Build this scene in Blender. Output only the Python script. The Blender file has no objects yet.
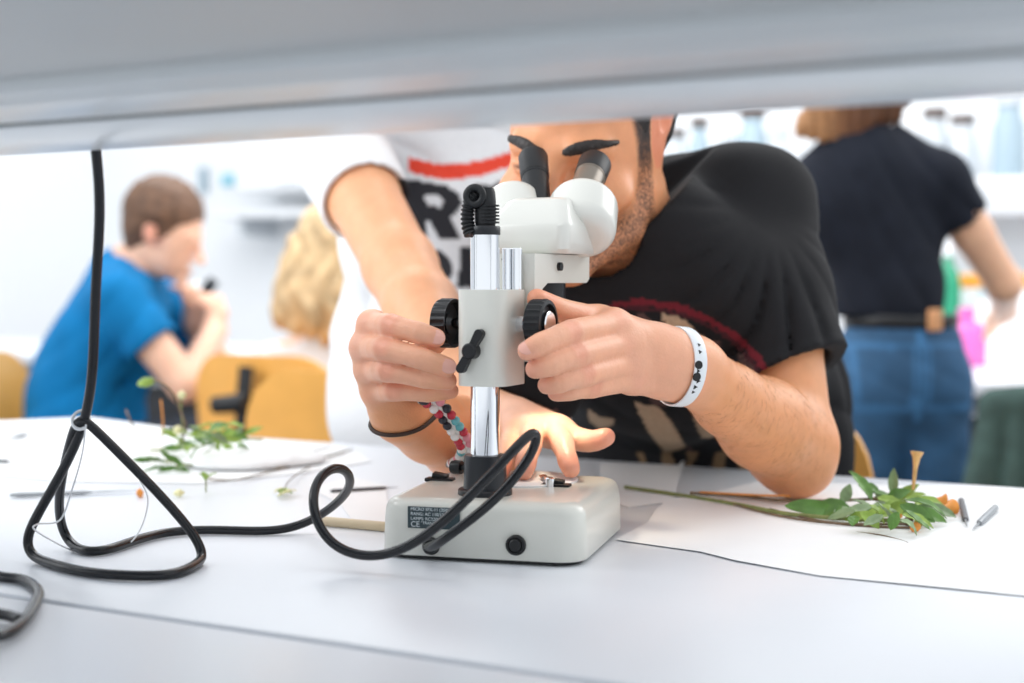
import bpy, bmesh, math, random
import numpy as np
from mathutils import Vector, Matrix, Euler, Quaternion
from mathutils.bvhtree import BVHTree

random.seed(7)
C = bpy.context.scene
R = math.radians

# ------------------------------------------------------------------ camera
FX = 1422.0                      # focal length in pixels of a 1024 wide frame (50 mm lens)
CAM = Vector((0.0, 0.0, 0.215))  # 21.5 cm above the bench top (z = 0)
PITCH = math.atan(61.5 / FX)
cam_data = bpy.data.cameras.new('camera')
cam_data.lens = 50.0
cam_data.sensor_width = 36.0
cam_data.clip_start = 0.02
cam_data.dof.use_dof = True
cam_data.dof.focus_distance = 1.14
cam_data.dof.aperture_fstop = 3.6
cam = bpy.data.objects.new('camera', cam_data)
cam.location = CAM
cam.rotation_euler = (R(90) - PITCH, 0, 0)
C.collection.objects.link(cam)
C.camera = cam

# ------------------------------------------------------------------ world, lights, exposure
C.view_settings.view_transform = 'Standard'
C.view_settings.look = 'None'
C.view_settings.exposure = 0.46
C.view_settings.gamma = 1.0
C.view_settings.use_curve_mapping = False
world = bpy.data.worlds.new('world')
C.world = world
world.use_nodes = True
wn = world.node_tree.nodes
wn['Background'].inputs[0].default_value = (0.93, 0.965, 1.0, 1)
wn['Background'].inputs[1].default_value = 0.85


def area_light(name, loc, target, sx, sy, power, color=(1, 1, 1)):
    l = bpy.data.lights.new(name, 'AREA')
    l.shape = 'RECTANGLE'; l.size = sx; l.size_y = sy
    l.energy = power; l.color = color
    o = bpy.data.objects.new(name, l)
    o.location = loc
    o.rotation_euler = (Vector(target) - Vector(loc)).to_track_quat('-Z', 'Y').to_euler()
    C.collection.objects.link(o)
    return o


area_light('window_light', (-2.6, 1.0, 1.5), (0.0, 1.4, 0.1), 2.4, 1.8, 42, (0.97, 0.985, 1.0))
area_light('window_light', (2.6, 2.8, 1.9), (0.2, 1.6, 0.2), 2.0, 1.6, 24, (1.0, 0.98, 0.95))
area_light('ceiling_light', (-0.3, 3.7, 1.9), (0.1, 4.3, 0.2), 3.0, 1.6, 52, (1.0, 1.0, 1.0))

# ------------------------------------------------------------------ picture <-> place helpers (survey of the photograph)
CP, SP = math.cos(PITCH), math.sin(PITCH)


def P(px, py, Y):
    """world point seen at pixel px, py at world depth Y"""
    u = (px - 512.0) / FX; v = (341.5 - py) / FX
    # camera axes: right = x, up = (0, SP, CP), forward = (0, CP, -SP)
    d = Vector((u, CP + v * SP, -SP + v * CP))
    return CAM + d * (Y / d.y)


def T(px, py, z=0.0):
    """point on the horizontal plane z seen at pixel px, py"""
    u = (px - 512.0) / FX; v = (341.5 - py) / FX
    d = Vector((u, CP + v * SP, -SP + v * CP))
    return CAM + d * ((z - CAM.z) / d.z)


RD = Vector((0.881, -0.473, 0)); ND = Vector((0.473, 0.881, 0))   # bench directions: along, across


def BN(s, n, z=0.0):
    return RD * s + ND * n + Vector((0, 0, z))


# ------------------------------------------------------------------ materials
MATS = {}


def mat(name, col, rough=0.5, metal=0.0, noise=0.0, nscale=20.0, bump=0.0, bscale=200.0, sss=0.0, spec=0.5,
        attr=None, coat=0.0, trans=0.0, sheen=0.0, alpha=1.0, emit=0.0):
    if name in MATS: return MATS[name]
    m = bpy.data.materials.new(name); m.use_nodes = True
    nt = m.node_tree; b = nt.nodes['Principled BSDF']
    b.inputs['Base Color'].default_value = (*col, 1)
    b.inputs['Roughness'].default_value = rough
    b.inputs['Metallic'].default_value = metal
    b.inputs['Specular IOR Level'].default_value = spec
    b.inputs['Coat Weight'].default_value = coat
    b.inputs['Transmission Weight'].default_value = trans
    b.inputs['Sheen Weight'].default_value = sheen
    if emit:
        b.inputs['Emission Color'].default_value = (*col, 1); b.inputs['Emission Strength'].default_value = emit
    if sss:
        b.inputs['Subsurface Weight'].default_value = sss
        b.inputs['Subsurface Radius'].default_value = (0.012, 0.004, 0.002)
        b.inputs['Subsurface Scale'].default_value = 0.6
    tc = nt.nodes.new('ShaderNodeTexCoord')
    src = None
    if attr:
        a = nt.nodes.new('ShaderNodeAttribute'); a.attribute_name = attr; src = a.outputs['Color']
    n = nt.nodes.new('ShaderNodeTexNoise'); n.inputs['Scale'].default_value = nscale; n.inputs['Detail'].default_value = 4
    nt.links.new(tc.outputs['Object'], n.inputs['Vector'])
    mr = nt.nodes.new('ShaderNodeMapRange')
    mr.inputs['From Min'].default_value = 0.3; mr.inputs['From Max'].default_value = 0.7
    mr.inputs['To Min'].default_value = 1 - noise; mr.inputs['To Max'].default_value = 1 + noise
    nt.links.new(n.outputs['Fac'], mr.inputs['Value'])
    mx = nt.nodes.new('ShaderNodeVectorMath'); mx.operation = 'SCALE'
    if src is None:
        rgb = nt.nodes.new('ShaderNodeRGB'); rgb.outputs[0].default_value = (*col, 1); src = rgb.outputs[0]
    nt.links.new(src, mx.inputs[0]); nt.links.new(mr.outputs['Result'], mx.inputs['Scale'])
    nt.links.new(mx.outputs[0], b.inputs['Base Color'])
    if bump:
        n2 = nt.nodes.new('ShaderNodeTexNoise'); n2.inputs['Scale'].default_value = bscale; n2.inputs['Detail'].default_value = 3
        nt.links.new(tc.outputs['Object'], n2.inputs['Vector'])
        bp = nt.nodes.new('ShaderNodeBump'); bp.inputs['Strength'].default_value = bump; bp.inputs['Distance'].default_value = 0.002
        nt.links.new(n2.outputs['Fac'], bp.inputs['Height']); nt.links.new(bp.outputs['Normal'], b.inputs['Normal'])
    MATS[name] = m
    return m


# ------------------------------------------------------------------ object helpers
def world_of(o):
    M = o.matrix_parent_inverse @ o.matrix_basis if o.parent else o.matrix_basis.copy()
    loc = Matrix.LocRotScale(o.location, o.rotation_euler, o.scale)
    return (world_of(o.parent) @ o.matrix_parent_inverse @ loc) if o.parent else loc


def tag(o, label=None, cat=None, group=None, kind=None):
    if label: o['label'] = label
    if cat: o['category'] = cat
    if group: o['group'] = group
    if kind: o['kind'] = kind
    return o


def thing(name, loc, label, cat, group=None, rz=0.0):
    o = bpy.data.objects.new(name, None); o.empty_display_size = 0.05
    o.location = loc; o.rotation_euler = (0, 0, rz)
    C.collection.objects.link(o)
    return tag(o, label, cat, group)


def link(name, me, m, parent=None, local=False, label=None):
    """one mesh object; with a parent its vertices are in place coordinates unless local"""
    o = bpy.data.objects.new(name, me)
    if m is not None:
        me.materials.clear(); me.materials.append(m)
    C.collection.objects.link(o)
    if parent is not None:
        o.parent = parent
        if not local: o.matrix_parent_inverse = world_of(parent).inverted()
    if label: o['label'] = label
    return o


def copy_thing(o, loc, rz=None, label=None, parent=None):
    c = o.copy(); C.collection.objects.link(c)
    if parent is not None: c.parent = parent
    else:
        c.location = loc
        if rz is not None: c.rotation_euler = (0, 0, rz)
        if label: c['label'] = label
    for ch in [k for k in bpy.data.objects if k.parent == o]:
        copy_thing(ch, None, parent=c)
    return c


def mesh_bm(bm, smooth=35, name='m'):
    """finish a bmesh: smooth shading with sharp edges beyond an angle"""
    bmesh.ops.recalc_face_normals(bm, faces=bm.faces)
    if smooth:
        a = R(smooth)
        for f in bm.faces: f.smooth = True
        for e in bm.edges:
            if len(e.link_faces) == 2 and e.calc_face_angle(0) > a: e.smooth = False
    me = bpy.data.meshes.new(name); bm.to_mesh(me); bm.free()
    return me


def bm_box(bm, size, loc=(0, 0, 0), rot=None, bevel=0.0, seg=3):
    r = bmesh.ops.create_cube(bm, size=1.0)
    vs = r['verts']
    bmesh.ops.scale(bm, vec=size, verts=vs)
    if bevel:
        es = list({e for v in vs for e in v.link_edges})
        g = bmesh.ops.bevel(bm, geom=es, offset=bevel, segments=seg, profile=0.5, affect='EDGES', clamp_overlap=True)
        vs = list({v for f in g['faces'] for v in f.verts} | {v for v in vs if v.is_valid})
    M = Matrix.Translation(loc) @ (rot.to_4x4() if rot else Matrix.Identity(4))
    bmesh.ops.transform(bm, matrix=M, verts=vs)
    return vs


def box(size, loc=(0, 0, 0), rot=None, bevel=0.0, seg=3, smooth=35):
    bm = bmesh.new(); bm_box(bm, size, loc, rot, bevel, seg); return mesh_bm(bm, smooth)


def bm_lathe(bm, prof, M=None, n=40, ribs=None):
    """prof: list of (r, z); closed with caps when r>0 at the ends"""
    M = M or Matrix.Identity(4)
    rings = []
    for i, (r, z) in enumerate(prof):
        if r <= 1e-6:
            rings.append([bm.verts.new(M @ Vector((0, 0, z)))])
        else:
            ring = []
            for k in range(n):
                a = 2 * math.pi * k / n
                rr = r
                if ribs and ribs[0] <= i <= ribs[1]: rr = r * (1 - ribs[2] * (1 if (k % ribs[3]) < ribs[3] / 2 else 0))
                ring.append(bm.verts.new(M @ Vector((rr * math.cos(a), rr * math.sin(a), z))))
            rings.append(ring)
    for a, b in zip(rings[:-1], rings[1:]):
        if len(a) == 1 and len(b) == 1: continue
        for k in range(n):
            if len(a) == 1: bm.faces.new((a[0], b[k], b[(k + 1) % n]))
            elif len(b) == 1: bm.faces.new((a[k], a[(k + 1) % n], b[0]))
            else: bm.faces.new((a[k], a[(k + 1) % n], b[(k + 1) % n], b[k]))
    if len(rings[0]) > 1: bm.faces.new(rings[0])
    if len(rings[-1]) > 1: bm.faces.new(rings[-1])


def lathe(prof, M=None, n=40, smooth=35, ribs=None):
    bm = bmesh.new(); bm_lathe(bm, prof, M, n, ribs); return mesh_bm(bm, smooth)


def axisM(p, d, roll=0.0):
    """matrix with origin p whose z axis runs along d"""
    q = Vector(d).to_track_quat('Z', 'Y')
    return Matrix.Translation(p) @ q.to_matrix().to_4x4() @ Matrix.Rotation(roll, 4, 'Z')


def spline(pts, n=10, closed=False):
    pts = [Vector(p) for p in pts]; out = []
    m = len(pts)
    for i in range(m if closed else m - 1):
        g = lambda k: pts[k % m] if closed else pts[max(0, min(m - 1, k))]
        p0, p1, p2, p3 = g(i - 1), g(i), g(i + 1), g(i + 2)
        for k in range(n):
            t = k / n
            out.append(0.5 * ((2 * p1) + (p2 - p0) * t + (2 * p0 - 5 * p1 + 4 * p2 - p3) * t * t + (3 * p1 - p0 - 3 * p2 + p3) * t ** 3))
    if not closed: out.append(pts[-1])
    return out


def bm_tube(bm, pts, r, n=10, closed=False, caps=True, flat=1.0, up=None):
    """sweep; r number or list; flat squashes the section along its second axis"""
    pts = [Vector(p) for p in pts]; m = len(pts)
    rs = r if isinstance(r, (list, tuple)) else [r] * m
    rings = []
    t0 = (pts[1] - pts[0]).normalized()
    u = Vector(up) if up else (Vector((0, 0, 1)) if abs(t0.z) < 0.9 else Vector((1, 0, 0)))
    u = (u - t0 * u.dot(t0)).normalized()
    for i in range(m):
        if closed: t = (pts[(i + 1) % m] - pts[i - 1])
        else: t = pts[min(m - 1, i + 1)] - pts[max(0, i - 1)]
        if t.length < 1e-9: t = t0.copy()
        t.normalize()
        if up: u = Vector(up)
        u = u - t * u.dot(t)
        u.normalize(); w = t.cross(u)
        rings.append([bm.verts.new(pts[i] + u * (rs[i] * flat * math.cos(2 * math.pi * k / n)) + w * (rs[i] * math.sin(2 * math.pi * k / n))) for k in range(n)])
    for i in range(m if closed else m - 1):
        a, b = rings[i], rings[(i + 1) % m]
        for k in range(n): bm.faces.new((a[k], a[(k + 1) % n], b[(k + 1) % n], b[k]))
    if caps and not closed:
        bm.faces.new(rings[0]); bm.faces.new(rings[-1])


def tube(pts, r, n=10, closed=False, caps=True, flat=1.0, up=None, smooth=50):
    bm = bmesh.new(); bm_tube(bm, pts, r, n, closed, caps, flat, up); return mesh_bm(bm, smooth)


def bm_prism(bm, poly, z0, z1, M=None):
    M = M or Matrix.Identity(4)
    a = [bm.verts.new(M @ Vector((x, y, z0))) for x, y in poly]
    b = [bm.verts.new(M @ Vector((x, y, z1))) for x, y in poly]
    bm.faces.new(a); bm.faces.new(b); n = len(poly)
    for k in range(n): bm.faces.new((a[k], a[(k + 1) % n], b[(k + 1) % n], b[k]))


def prism(poly, z0, z1, M=None, bevel=0.0, smooth=35, seg=2):
    bm = bmesh.new(); bm_prism(bm, poly, z0, z1, M)
    if bevel:
        bmesh.ops.bevel(bm, geom=[e for e in bm.edges if e.calc_face_angle(0) > R(25)], offset=bevel, segments=seg, profile=0.5, affect='EDGES', clamp_overlap=True)
    return mesh_bm(bm, smooth)


def rrect(w, d, r, n=6, cx=0, cy=0):
    out = []
    for (sx, sy, a0) in ((1, 1, 0), (-1, 1, 90), (-1, -1, 180), (1, -1, 270)):
        for k in range(n + 1):
            a = R(a0 + 90 * k / n)
            out.append((cx + sx * (w / 2 - r) + r * math.cos(a), cy + sy * (d / 2 - r) + r * math.sin(a)))
    return out


FONT_ME = {}


def text_mesh(body, size, depth=0.0002, bold=0.0):
    cu = bpy.data.curves.new('t', 'FONT'); cu.body = body; cu.size = size; cu.extrude = depth; cu.offset = bold
    o = bpy.data.objects.new('t', cu); C.collection.objects.link(o)
    dg = bpy.context.evaluated_depsgraph_get(); dg.update()
    me = bpy.data.meshes.new_from_object(o.evaluated_get(dg))
    bpy.data.objects.remove(o); bpy.data.curves.remove(cu)
    return me


# ------------------------------------------------------------------ distance fields -> one continuous skin
def sinnoise(X, Y, Z, s, seed=0, oct=3):
    rs = np.random.RandomState(seed); out = np.zeros_like(X); amp = 1.0; tot = 0
    for o in range(oct):
        for k in range(3):
            d = rs.normal(size=3); d /= np.linalg.norm(d); ph = rs.rand() * 6.28
            out += amp * np.sin((d[0] * X + d[1] * Y + d[2] * Z) * s * (2 ** o) * 6.28 + ph + 1.7 * np.sin((d[1] * X - d[0] * Y + d[2] * Z) * s * (2 ** o) * 3.1 + ph))
            tot += amp
        amp *= 0.5
    return out / tot


class Field:
    def __init__(s, lo, hi, h):
        s.lo = np.array(lo, float); s.h = h
        s.n = np.ceil((np.array(hi, float) - s.lo) / h).astype(int) + 1
        s.D = np.full(s.n, 0.5, np.float32)
        s.ax = [s.lo[i] + h * np.arange(s.n[i]) for i in range(3)]
        s.F = Matrix.Identity(4)

    def _sub(s, pts, pad):
        pts = np.array([list(p) for p in pts])
        a = np.floor((pts.min(0) - pad - s.lo) / s.h).astype(int); b = np.ceil((pts.max(0) + pad - s.lo) / s.h).astype(int) + 1
        a = np.clip(a, 0, s.n); b = np.clip(b, 0, s.n)
        if (b <= a).any(): return None
        sl = tuple(slice(a[i], b[i]) for i in range(3))
        g = [s.ax[i][sl[i]].astype(np.float32) for i in range(3)]
        return sl, g[0][:, None, None], g[1][None, :, None], g[2][None, None, :]

    def _put(s, sl, d, k, op):
        D = s.D[sl]
        if op == 'add':
            if k > 0:
                h = np.maximum(k - np.abs(D - d), 0) / k
                s.D[sl] = np.minimum(D, d) - h * h * k * 0.25
            else: s.D[sl] = np.minimum(D, d)
        else:
            if k > 0:
                h = np.maximum(k - np.abs(-D - d), 0) / k
                s.D[sl] = np.maximum(D, -d) + h * h * k * 0.25
            else: s.D[sl] = np.maximum(D, -d)

    def chain(s, pts, rad, k=0.01, flat=None, op='add', F=None):
        """tapered limb through pts; flat=(axis, scale) squashes its section along the axis"""
        F = F or s.F
        pts = [F @ Vector(p) for p in pts]
        if not isinstance(rad, (list, tuple)): rad = [rad] * len(pts)
        rm = max(rad)
        if flat: ax = (F.to_3x3() @ Vector(flat[0])).normalized(); fs = flat[1]; rm *= max(1, fs)
        sub = s._sub(pts, rm + k + 3 * s.h)
        if sub is None: return
        sl, X, Y, Z = sub
        best = None
        for a, b, ra, rb in zip(pts[:-1], pts[1:], rad[:-1], rad[1:]):
            qx, qy, qz = X - a.x, Y - a.y, Z - a.z
            ba = b - a
            if flat:
                t_ = (qx * ax.x + qy * ax.y + qz * ax.z) * (1 / fs - 1)
                qx = qx + t_ * ax.x; qy = qy + t_ * ax.y; qz = qz + t_ * ax.z
                ba = ba + ax * (ba.dot(ax) * (1 / fs - 1))
            L = max(ba.length_squared, 1e-12)
            t = np.clip((qx * ba.x + qy * ba.y + qz * ba.z) / L, 0, 1)
            d = np.sqrt((qx - t * ba.x) ** 2 + (qy - t * ba.y) ** 2 + (qz - t * ba.z) ** 2) - (ra + (rb - ra) * t)
            if flat: d = d * min(1, fs) ** 0.5
            if best is None: best = d
            else:
                kk = 0.35 * min(ra, rb) if len(pts) < 6 else 0.0004
                h = np.maximum(kk - np.abs(best - d), 0) / kk
                best = np.minimum(best, d) - h * h * kk * 0.25
        s._put(sl, best, k, op)

    def ell(s, c, r, rot=None, k=0.01, op='add', F=None):
        F = F or s.F
        c = F @ Vector(c); M = F.to_3x3() @ (rot.to_matrix() if rot else Matrix.Identity(3))
        M = M.transposed()
        rm = max(r)
        sub = s._sub([c], rm + k + 3 * s.h)
        if sub is None: return
        sl, X, Y, Z = sub
        X, Y, Z = X - c.x, Y - c.y, Z - c.z
        q = [M[i][0] * X + M[i][1] * Y + M[i][2] * Z for i in range(3)]
        k0 = np.sqrt(sum((q[i] / r[i]) ** 2 for i in range(3))); k1 = np.sqrt(sum((q[i] / r[i] ** 2) ** 2 for i in range(3)))
        d = k0 * (k0 - 1) / np.maximum(k1, 1e-6)
        s._put(sl, d, k, op)

    def plane(s, p, n, k=0.0, lo=None, hi=None):
        """cut away the side the normal points to (inside the box lo-hi)"""
        n = Vector(n).normalized()
        sub = s._sub([lo or s.lo, hi or (s.lo + s.h * s.n)], 0)
        sl, X, Y, Z = sub
        d = (X - p[0]) * n.x + (Y - p[1]) * n.y + (Z - p[2]) * n.z
        s._put(sl, -d, k, 'sub')

    def warp(s, fn):
        X = s.ax[0].astype(np.float32)[:, None, None]; Y = s.ax[1].astype(np.float32)[None, :, None]; Z = s.ax[2].astype(np.float32)[None, None, :]
        m = np.abs(s.D) < 0.03
        idx = np.nonzero(m)
        x = s.ax[0][idx[0]]; y = s.ax[1][idx[1]]; z = s.ax[2][idx[2]]
        s.D[idx] += fn(x, y, z).astype(np.float32)

    def mesh(s, name, colour=None, smooth_iter=1):
        D = s.D; ins = D < 0
        n = D.shape
        c = [ins[i:n[0] - 1 + i, j:n[1] - 1 + j, k:n[2] - 1 + k] for i in (0, 1) for j in (0, 1) for k in (0, 1)]
        cnt = np.zeros(c[0].shape, np.int8)
        for q in c: cnt += q
        act = (cnt > 0) & (cnt < 8)
        I, J, K = np.nonzero(act)
        vid = np.full(act.shape, -1, np.int32); vid[I, J, K] = np.arange(len(I))
        off = [(i, j, k) for i in (0, 1) for j in (0, 1) for k in (0, 1)]
        val = np.stack([D[I + o[0], J + o[1], K + o[2]] for o in off], 1)
        acc = np.zeros((len(I), 3)); num = np.zeros(len(I))
        for a in range(8):
            for b in range(a + 1, 8):
                df = [off[b][t] - off[a][t] for t in range(3)]
                if sum(abs(t) for t in df) != 1: continue
                va, vb = val[:, a], val[:, b]
                x = (va < 0) != (vb < 0)
                t = np.where(x, va / np.where(x, va - vb, 1), 0)
                for q in range(3): acc[:, q] += np.where(x, off[a][q] + df[q] * t, 0)
                num += x
        V = acc / num[:, None] + np.stack([I, J, K], 1)
        V = V * s.h + s.lo
        quads = []
        # x edges
        e = ins[:-1, 1:-1, 1:-1] != ins[1:, 1:-1, 1:-1]; i, j, k = np.nonzero(e); j = j + 1; k = k + 1
        q = np.stack([vid[i, j - 1, k - 1], vid[i, j, k - 1], vid[i, j, k], vid[i, j - 1, k]], 1)
        fl = ins[i, j, k]; q[~fl] = q[~fl][:, ::-1]; quads.append(q)
        e = ins[1:-1, :-1, 1:-1] != ins[1:-1, 1:, 1:-1]; i, j, k = np.nonzero(e); i = i + 1; k = k + 1
        q = np.stack([vid[i - 1, j, k - 1], vid[i - 1, j, k], vid[i, j, k], vid[i, j, k - 1]], 1)
        fl = ins[i, j, k]; q[~fl] = q[~fl][:, ::-1]; quads.append(q)
        e = ins[1:-1, 1:-1, :-1] != ins[1:-1, 1:-1, 1:]; i, j, k = np.nonzero(e); i = i + 1; j = j + 1
        q = np.stack([vid[i - 1, j - 1, k], vid[i, j - 1, k], vid[i, j, k], vid[i - 1, j, k]], 1)
        fl = ins[i, j, k]; q[~fl] = q[~fl][:, ::-1]; quads.append(q)
        Q = np.concatenate(quads); Q = Q[(Q >= 0).all(1)]
        for _ in range(smooth_iter):
            E = np.concatenate([Q[:, [0, 1]], Q[:, [1, 2]], Q[:, [2, 3]], Q[:, [3, 0]]])
            S = np.zeros_like(V); N = np.bincount(E.ravel(), minlength=len(V))
            for q in range(3):
                S[:, q] = np.bincount(E[:, 0], V[E[:, 1], q], len(V)) + np.bincount(E[:, 1], V[E[:, 0], q], len(V))
            V = V * 0.5 + 0.5 * S / np.maximum(N, 1)[:, None]
        me = bpy.data.meshes.new(name)
        me.vertices.add(len(V)); me.vertices.foreach_set('co', V.astype(np.float32).ravel())
        me.loops.add(Q.size); me.loops.foreach_set('vertex_index', Q.ravel().astype(np.int32))
        me.polygons.add(len(Q)); me.polygons.foreach_set('loop_start', np.arange(0, Q.size, 4, dtype=np.int32))
        me.polygons.foreach_set('use_smooth', np.ones(len(Q), bool))
        me.update(calc_edges=True)
        if colour is not None:
            col = colour(V); a = me.attributes.new('Col', 'FLOAT_COLOR', 'POINT')
            a.data.foreach_set('color', np.concatenate([col, np.ones((len(V), 1))], 1).astype(np.float32).ravel())
        return me


def smoothstep(a, b, x):
    t = np.clip((x - a) / (b - a), 0, 1); return t * t * (3 - 2 * t)
# ================================================================== the setting
BA = math.atan2(-0.473, 0.881)
FLOOR = -0.84
M_wall = mat('wall_paint', (0.90, 0.92, 0.94), 0.7, noise=0.01)
M_floor = mat('floor_vinyl', (0.30, 0.31, 0.33), 0.35, noise=0.05, nscale=3)
M_lam = mat('white_laminate', (0.80, 0.825, 0.87), 0.33, noise=0.012, nscale=4, bump=0.03, bscale=60)
M_lamedge = mat('laminate_edge', (0.55, 0.57, 0.60), 0.4)
M_metal = mat('painted_steel', (0.30, 0.32, 0.35), 0.4, metal=0.3)
M_black = mat('black_plastic', (0.008, 0.009, 0.011), 0.36, spec=0.35)
M_darkpanel = mat('dark_panel', (0.05, 0.055, 0.065), 0.5)
M_white = mat('white_plastic', (0.86, 0.88, 0.9), 0.35)
M_grey = mat('light_grey_metal', (0.60, 0.64, 0.68), 0.35)
M_chrome = mat('chrome', (0.82, 0.84, 0.87), 0.10, metal=1.0)
M_ply = mat('beech_plywood', (0.93, 0.47, 0.11), 0.30, noise=0.06, nscale=14)


def struct(name, me, m, s=0.0, n=0.0, z=0.0):
    o = link(name, me, m)
    o.location = BN(s, n, z); o.rotation_euler = (0, 0, BA)
    return tag(o, kind='structure')


struct('floor', box((12, 9, 0.05)), M_floor, 0, 2.5, FLOOR - 0.025)
struct('wall_back', box((12, 0.1, 3.0)), M_wall, 0, 5.35, FLOOR + 1.5)
struct('wall_left', box((0.1, 7, 3.0)), M_wall, -5.2, 1.8, FLOOR + 1.5)
struct('baseboard_back', box((12, 0.02, 0.1), bevel=0.004), M_grey, 0, 5.29, FLOOR + 0.05)


def bench_table(s0, s1, n0, n1, label, legs=True, drop=0.0, panel=False):
    t = thing('lab_table', BN((s0 + s1) / 2, (n0 + n1) / 2, FLOOR), label, 'table', rz=BA)
    L, W = s1 - s0, n1 - n0; H = -FLOOR - drop
    link('tabletop', box((L, W, 0.03), (0, 0, H - 0.015), bevel=0.002, seg=2), M_lam, t, True)
    link('frame', box((L - 0.12, W - 0.12, 0.05), (0, 0, H - 0.056)), M_metal, t, True)
    for sx in (-1, 1):
        for sy in (-1, 1):
            link('leg', box((0.045, 0.045, H - 0.082), (sx * (L / 2 - 0.1), sy * (W / 2 - 0.1), (H - 0.082) / 2 + 0.001), bevel=0.004), M_metal, t, True)
    if panel: link('front_panel', box((L - 0.2, 0.02, H - 0.12), (0, -W / 2 + 0.12, (H - 0.12) / 2 + 0.03)), M_darkpanel, t, True)
    return t


bench_table(-2.2, 1.7, 0.690, 1.541, 'white laminate lab table under the microscope, beyond the long table joint')
bench_table(-2.2, 1.7, -0.22, 0.686, 'white laminate table in front of the long joint, nearest the camera', drop=0.0015)
bench_table(-4.2, -1.16, 3.0, 3.75, 'white back table where the man in the blue shirt sits', panel=True)  # panel added here to darken the space below the tabletop
bench_table(-1.1, 3.0, 3.48, 4.9, 'white table with dark front panel behind the woman in jeans', panel=True, drop=0.03)

# ------------------------------------------------------------------ overhead shelf with its lamp rail
sh = thing('overhead_shelf', BN(0, 0.55, 0.3005), 'blurred pale grey metal shelf running across the top over the table', 'shelf', rz=BA)
M_shelf = mat('shelf_underside', (0.47, 0.49, 0.50), 0.5, noise=0.02, nscale=5)
M_shelf2 = mat('shelf_rail', (0.60, 0.635, 0.66), 0.3, noise=0.02, nscale=9)
M_clear = mat('shelf_cover', (0.70, 0.74, 0.77), 0.28)
L = 3.2
link('underside_panel', box((L, 0.62, 0.018), (0, -0.345, 0.024), bevel=0.002), M_shelf, sh, True)
link('shelf_lip', box((L, 0.016, 0.022), (0, -0.028, 0.018), bevel=0.005), M_shelf2, sh, True)
link('lamp_rail', box((L, 0.066, 0.02), (0, 0.018, 0.016), bevel=0.004), M_shelf2, sh, True)
link('rail_groove', box((L, 0.012, 0.01), (0, 0.061, 0.012)), mat('groove_grey', (0.10, 0.12, 0.13), 0.5), sh, True)
prof = [(0.067, 0.006), (0.080, 0.001), (0.150, 0.0), (0.172, 0.003), (0.180, 0.010), (0.181, 0.060), (0.067, 0.060)]
Mp = Matrix(((0, 0, 1, 0), (1, 0, 0, 0), (0, 1, 0, 0), (0, 0, 0, 1)))
link('front_rail', prism(prof, -L / 2, L / 2, Mp, bevel=0.002), M_clear, sh, True)
# a side step shows the upright that carries the shelf
for s_ in (-1.5, 1.5):
    link('upright', box((0.04, 0.10, 0.32), (s_, -0.1, -0.13), bevel=0.004), M_metal, sh, True)
link('top_board', box((L, 0.84, 0.018), (0, -0.24, 0.070), bevel=0.002), M_shelf, sh, True)

# ------------------------------------------------------------------ chairs
def shell(w, h, r, th, curve, tilt=0.0, n=22, mz=18):
    """curved plywood sheet in x-z, concave towards +y"""
    bm = bmesh.new(); grid = {}
    def half(z):                     # half width at height z with rounded corners
        zz = abs(z); lim = h / 2 - r
        if zz <= lim: return w / 2
        return w / 2 - r + math.sqrt(max(r * r - (zz - lim) ** 2, 0))
    for j in range(mz + 1):
        z = -h / 2 + h * (0.5 - 0.5 * math.cos(math.pi * j / mz))
        hw = max(half(z), 0.004)
        for i in range(n + 1):
            x = -hw + 2 * hw * i / n
            y = curve * (x / (w / 2)) ** 2 + tilt * z
            for sd in (0, 1): grid[i, j, sd] = bm.verts.new((x, y + (th if sd else 0), z))
    for j in range(mz):
        for i in range(n):
            for sd in (0, 1): bm.faces.new([grid[i, j, sd], grid[i + 1, j, sd], grid[i + 1, j + 1, sd], grid[i, j + 1, sd]])
    for j in range(mz):
        for i in (0, n): bm.faces.new([grid[i, j, 0], grid[i, j + 1, 0], grid[i, j + 1, 1], grid[i, j, 1]]).material_index = 1
    for i in range(n):
        for j in (0, mz): bm.faces.new([grid[i, j, 0], grid[i + 1, j, 0], grid[i + 1, j, 1], grid[i, j, 1]]).material_index = 1
    return bm


M_plyedge = mat('ply_edge', (0.80, 0.62, 0.42), 0.5)


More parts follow.
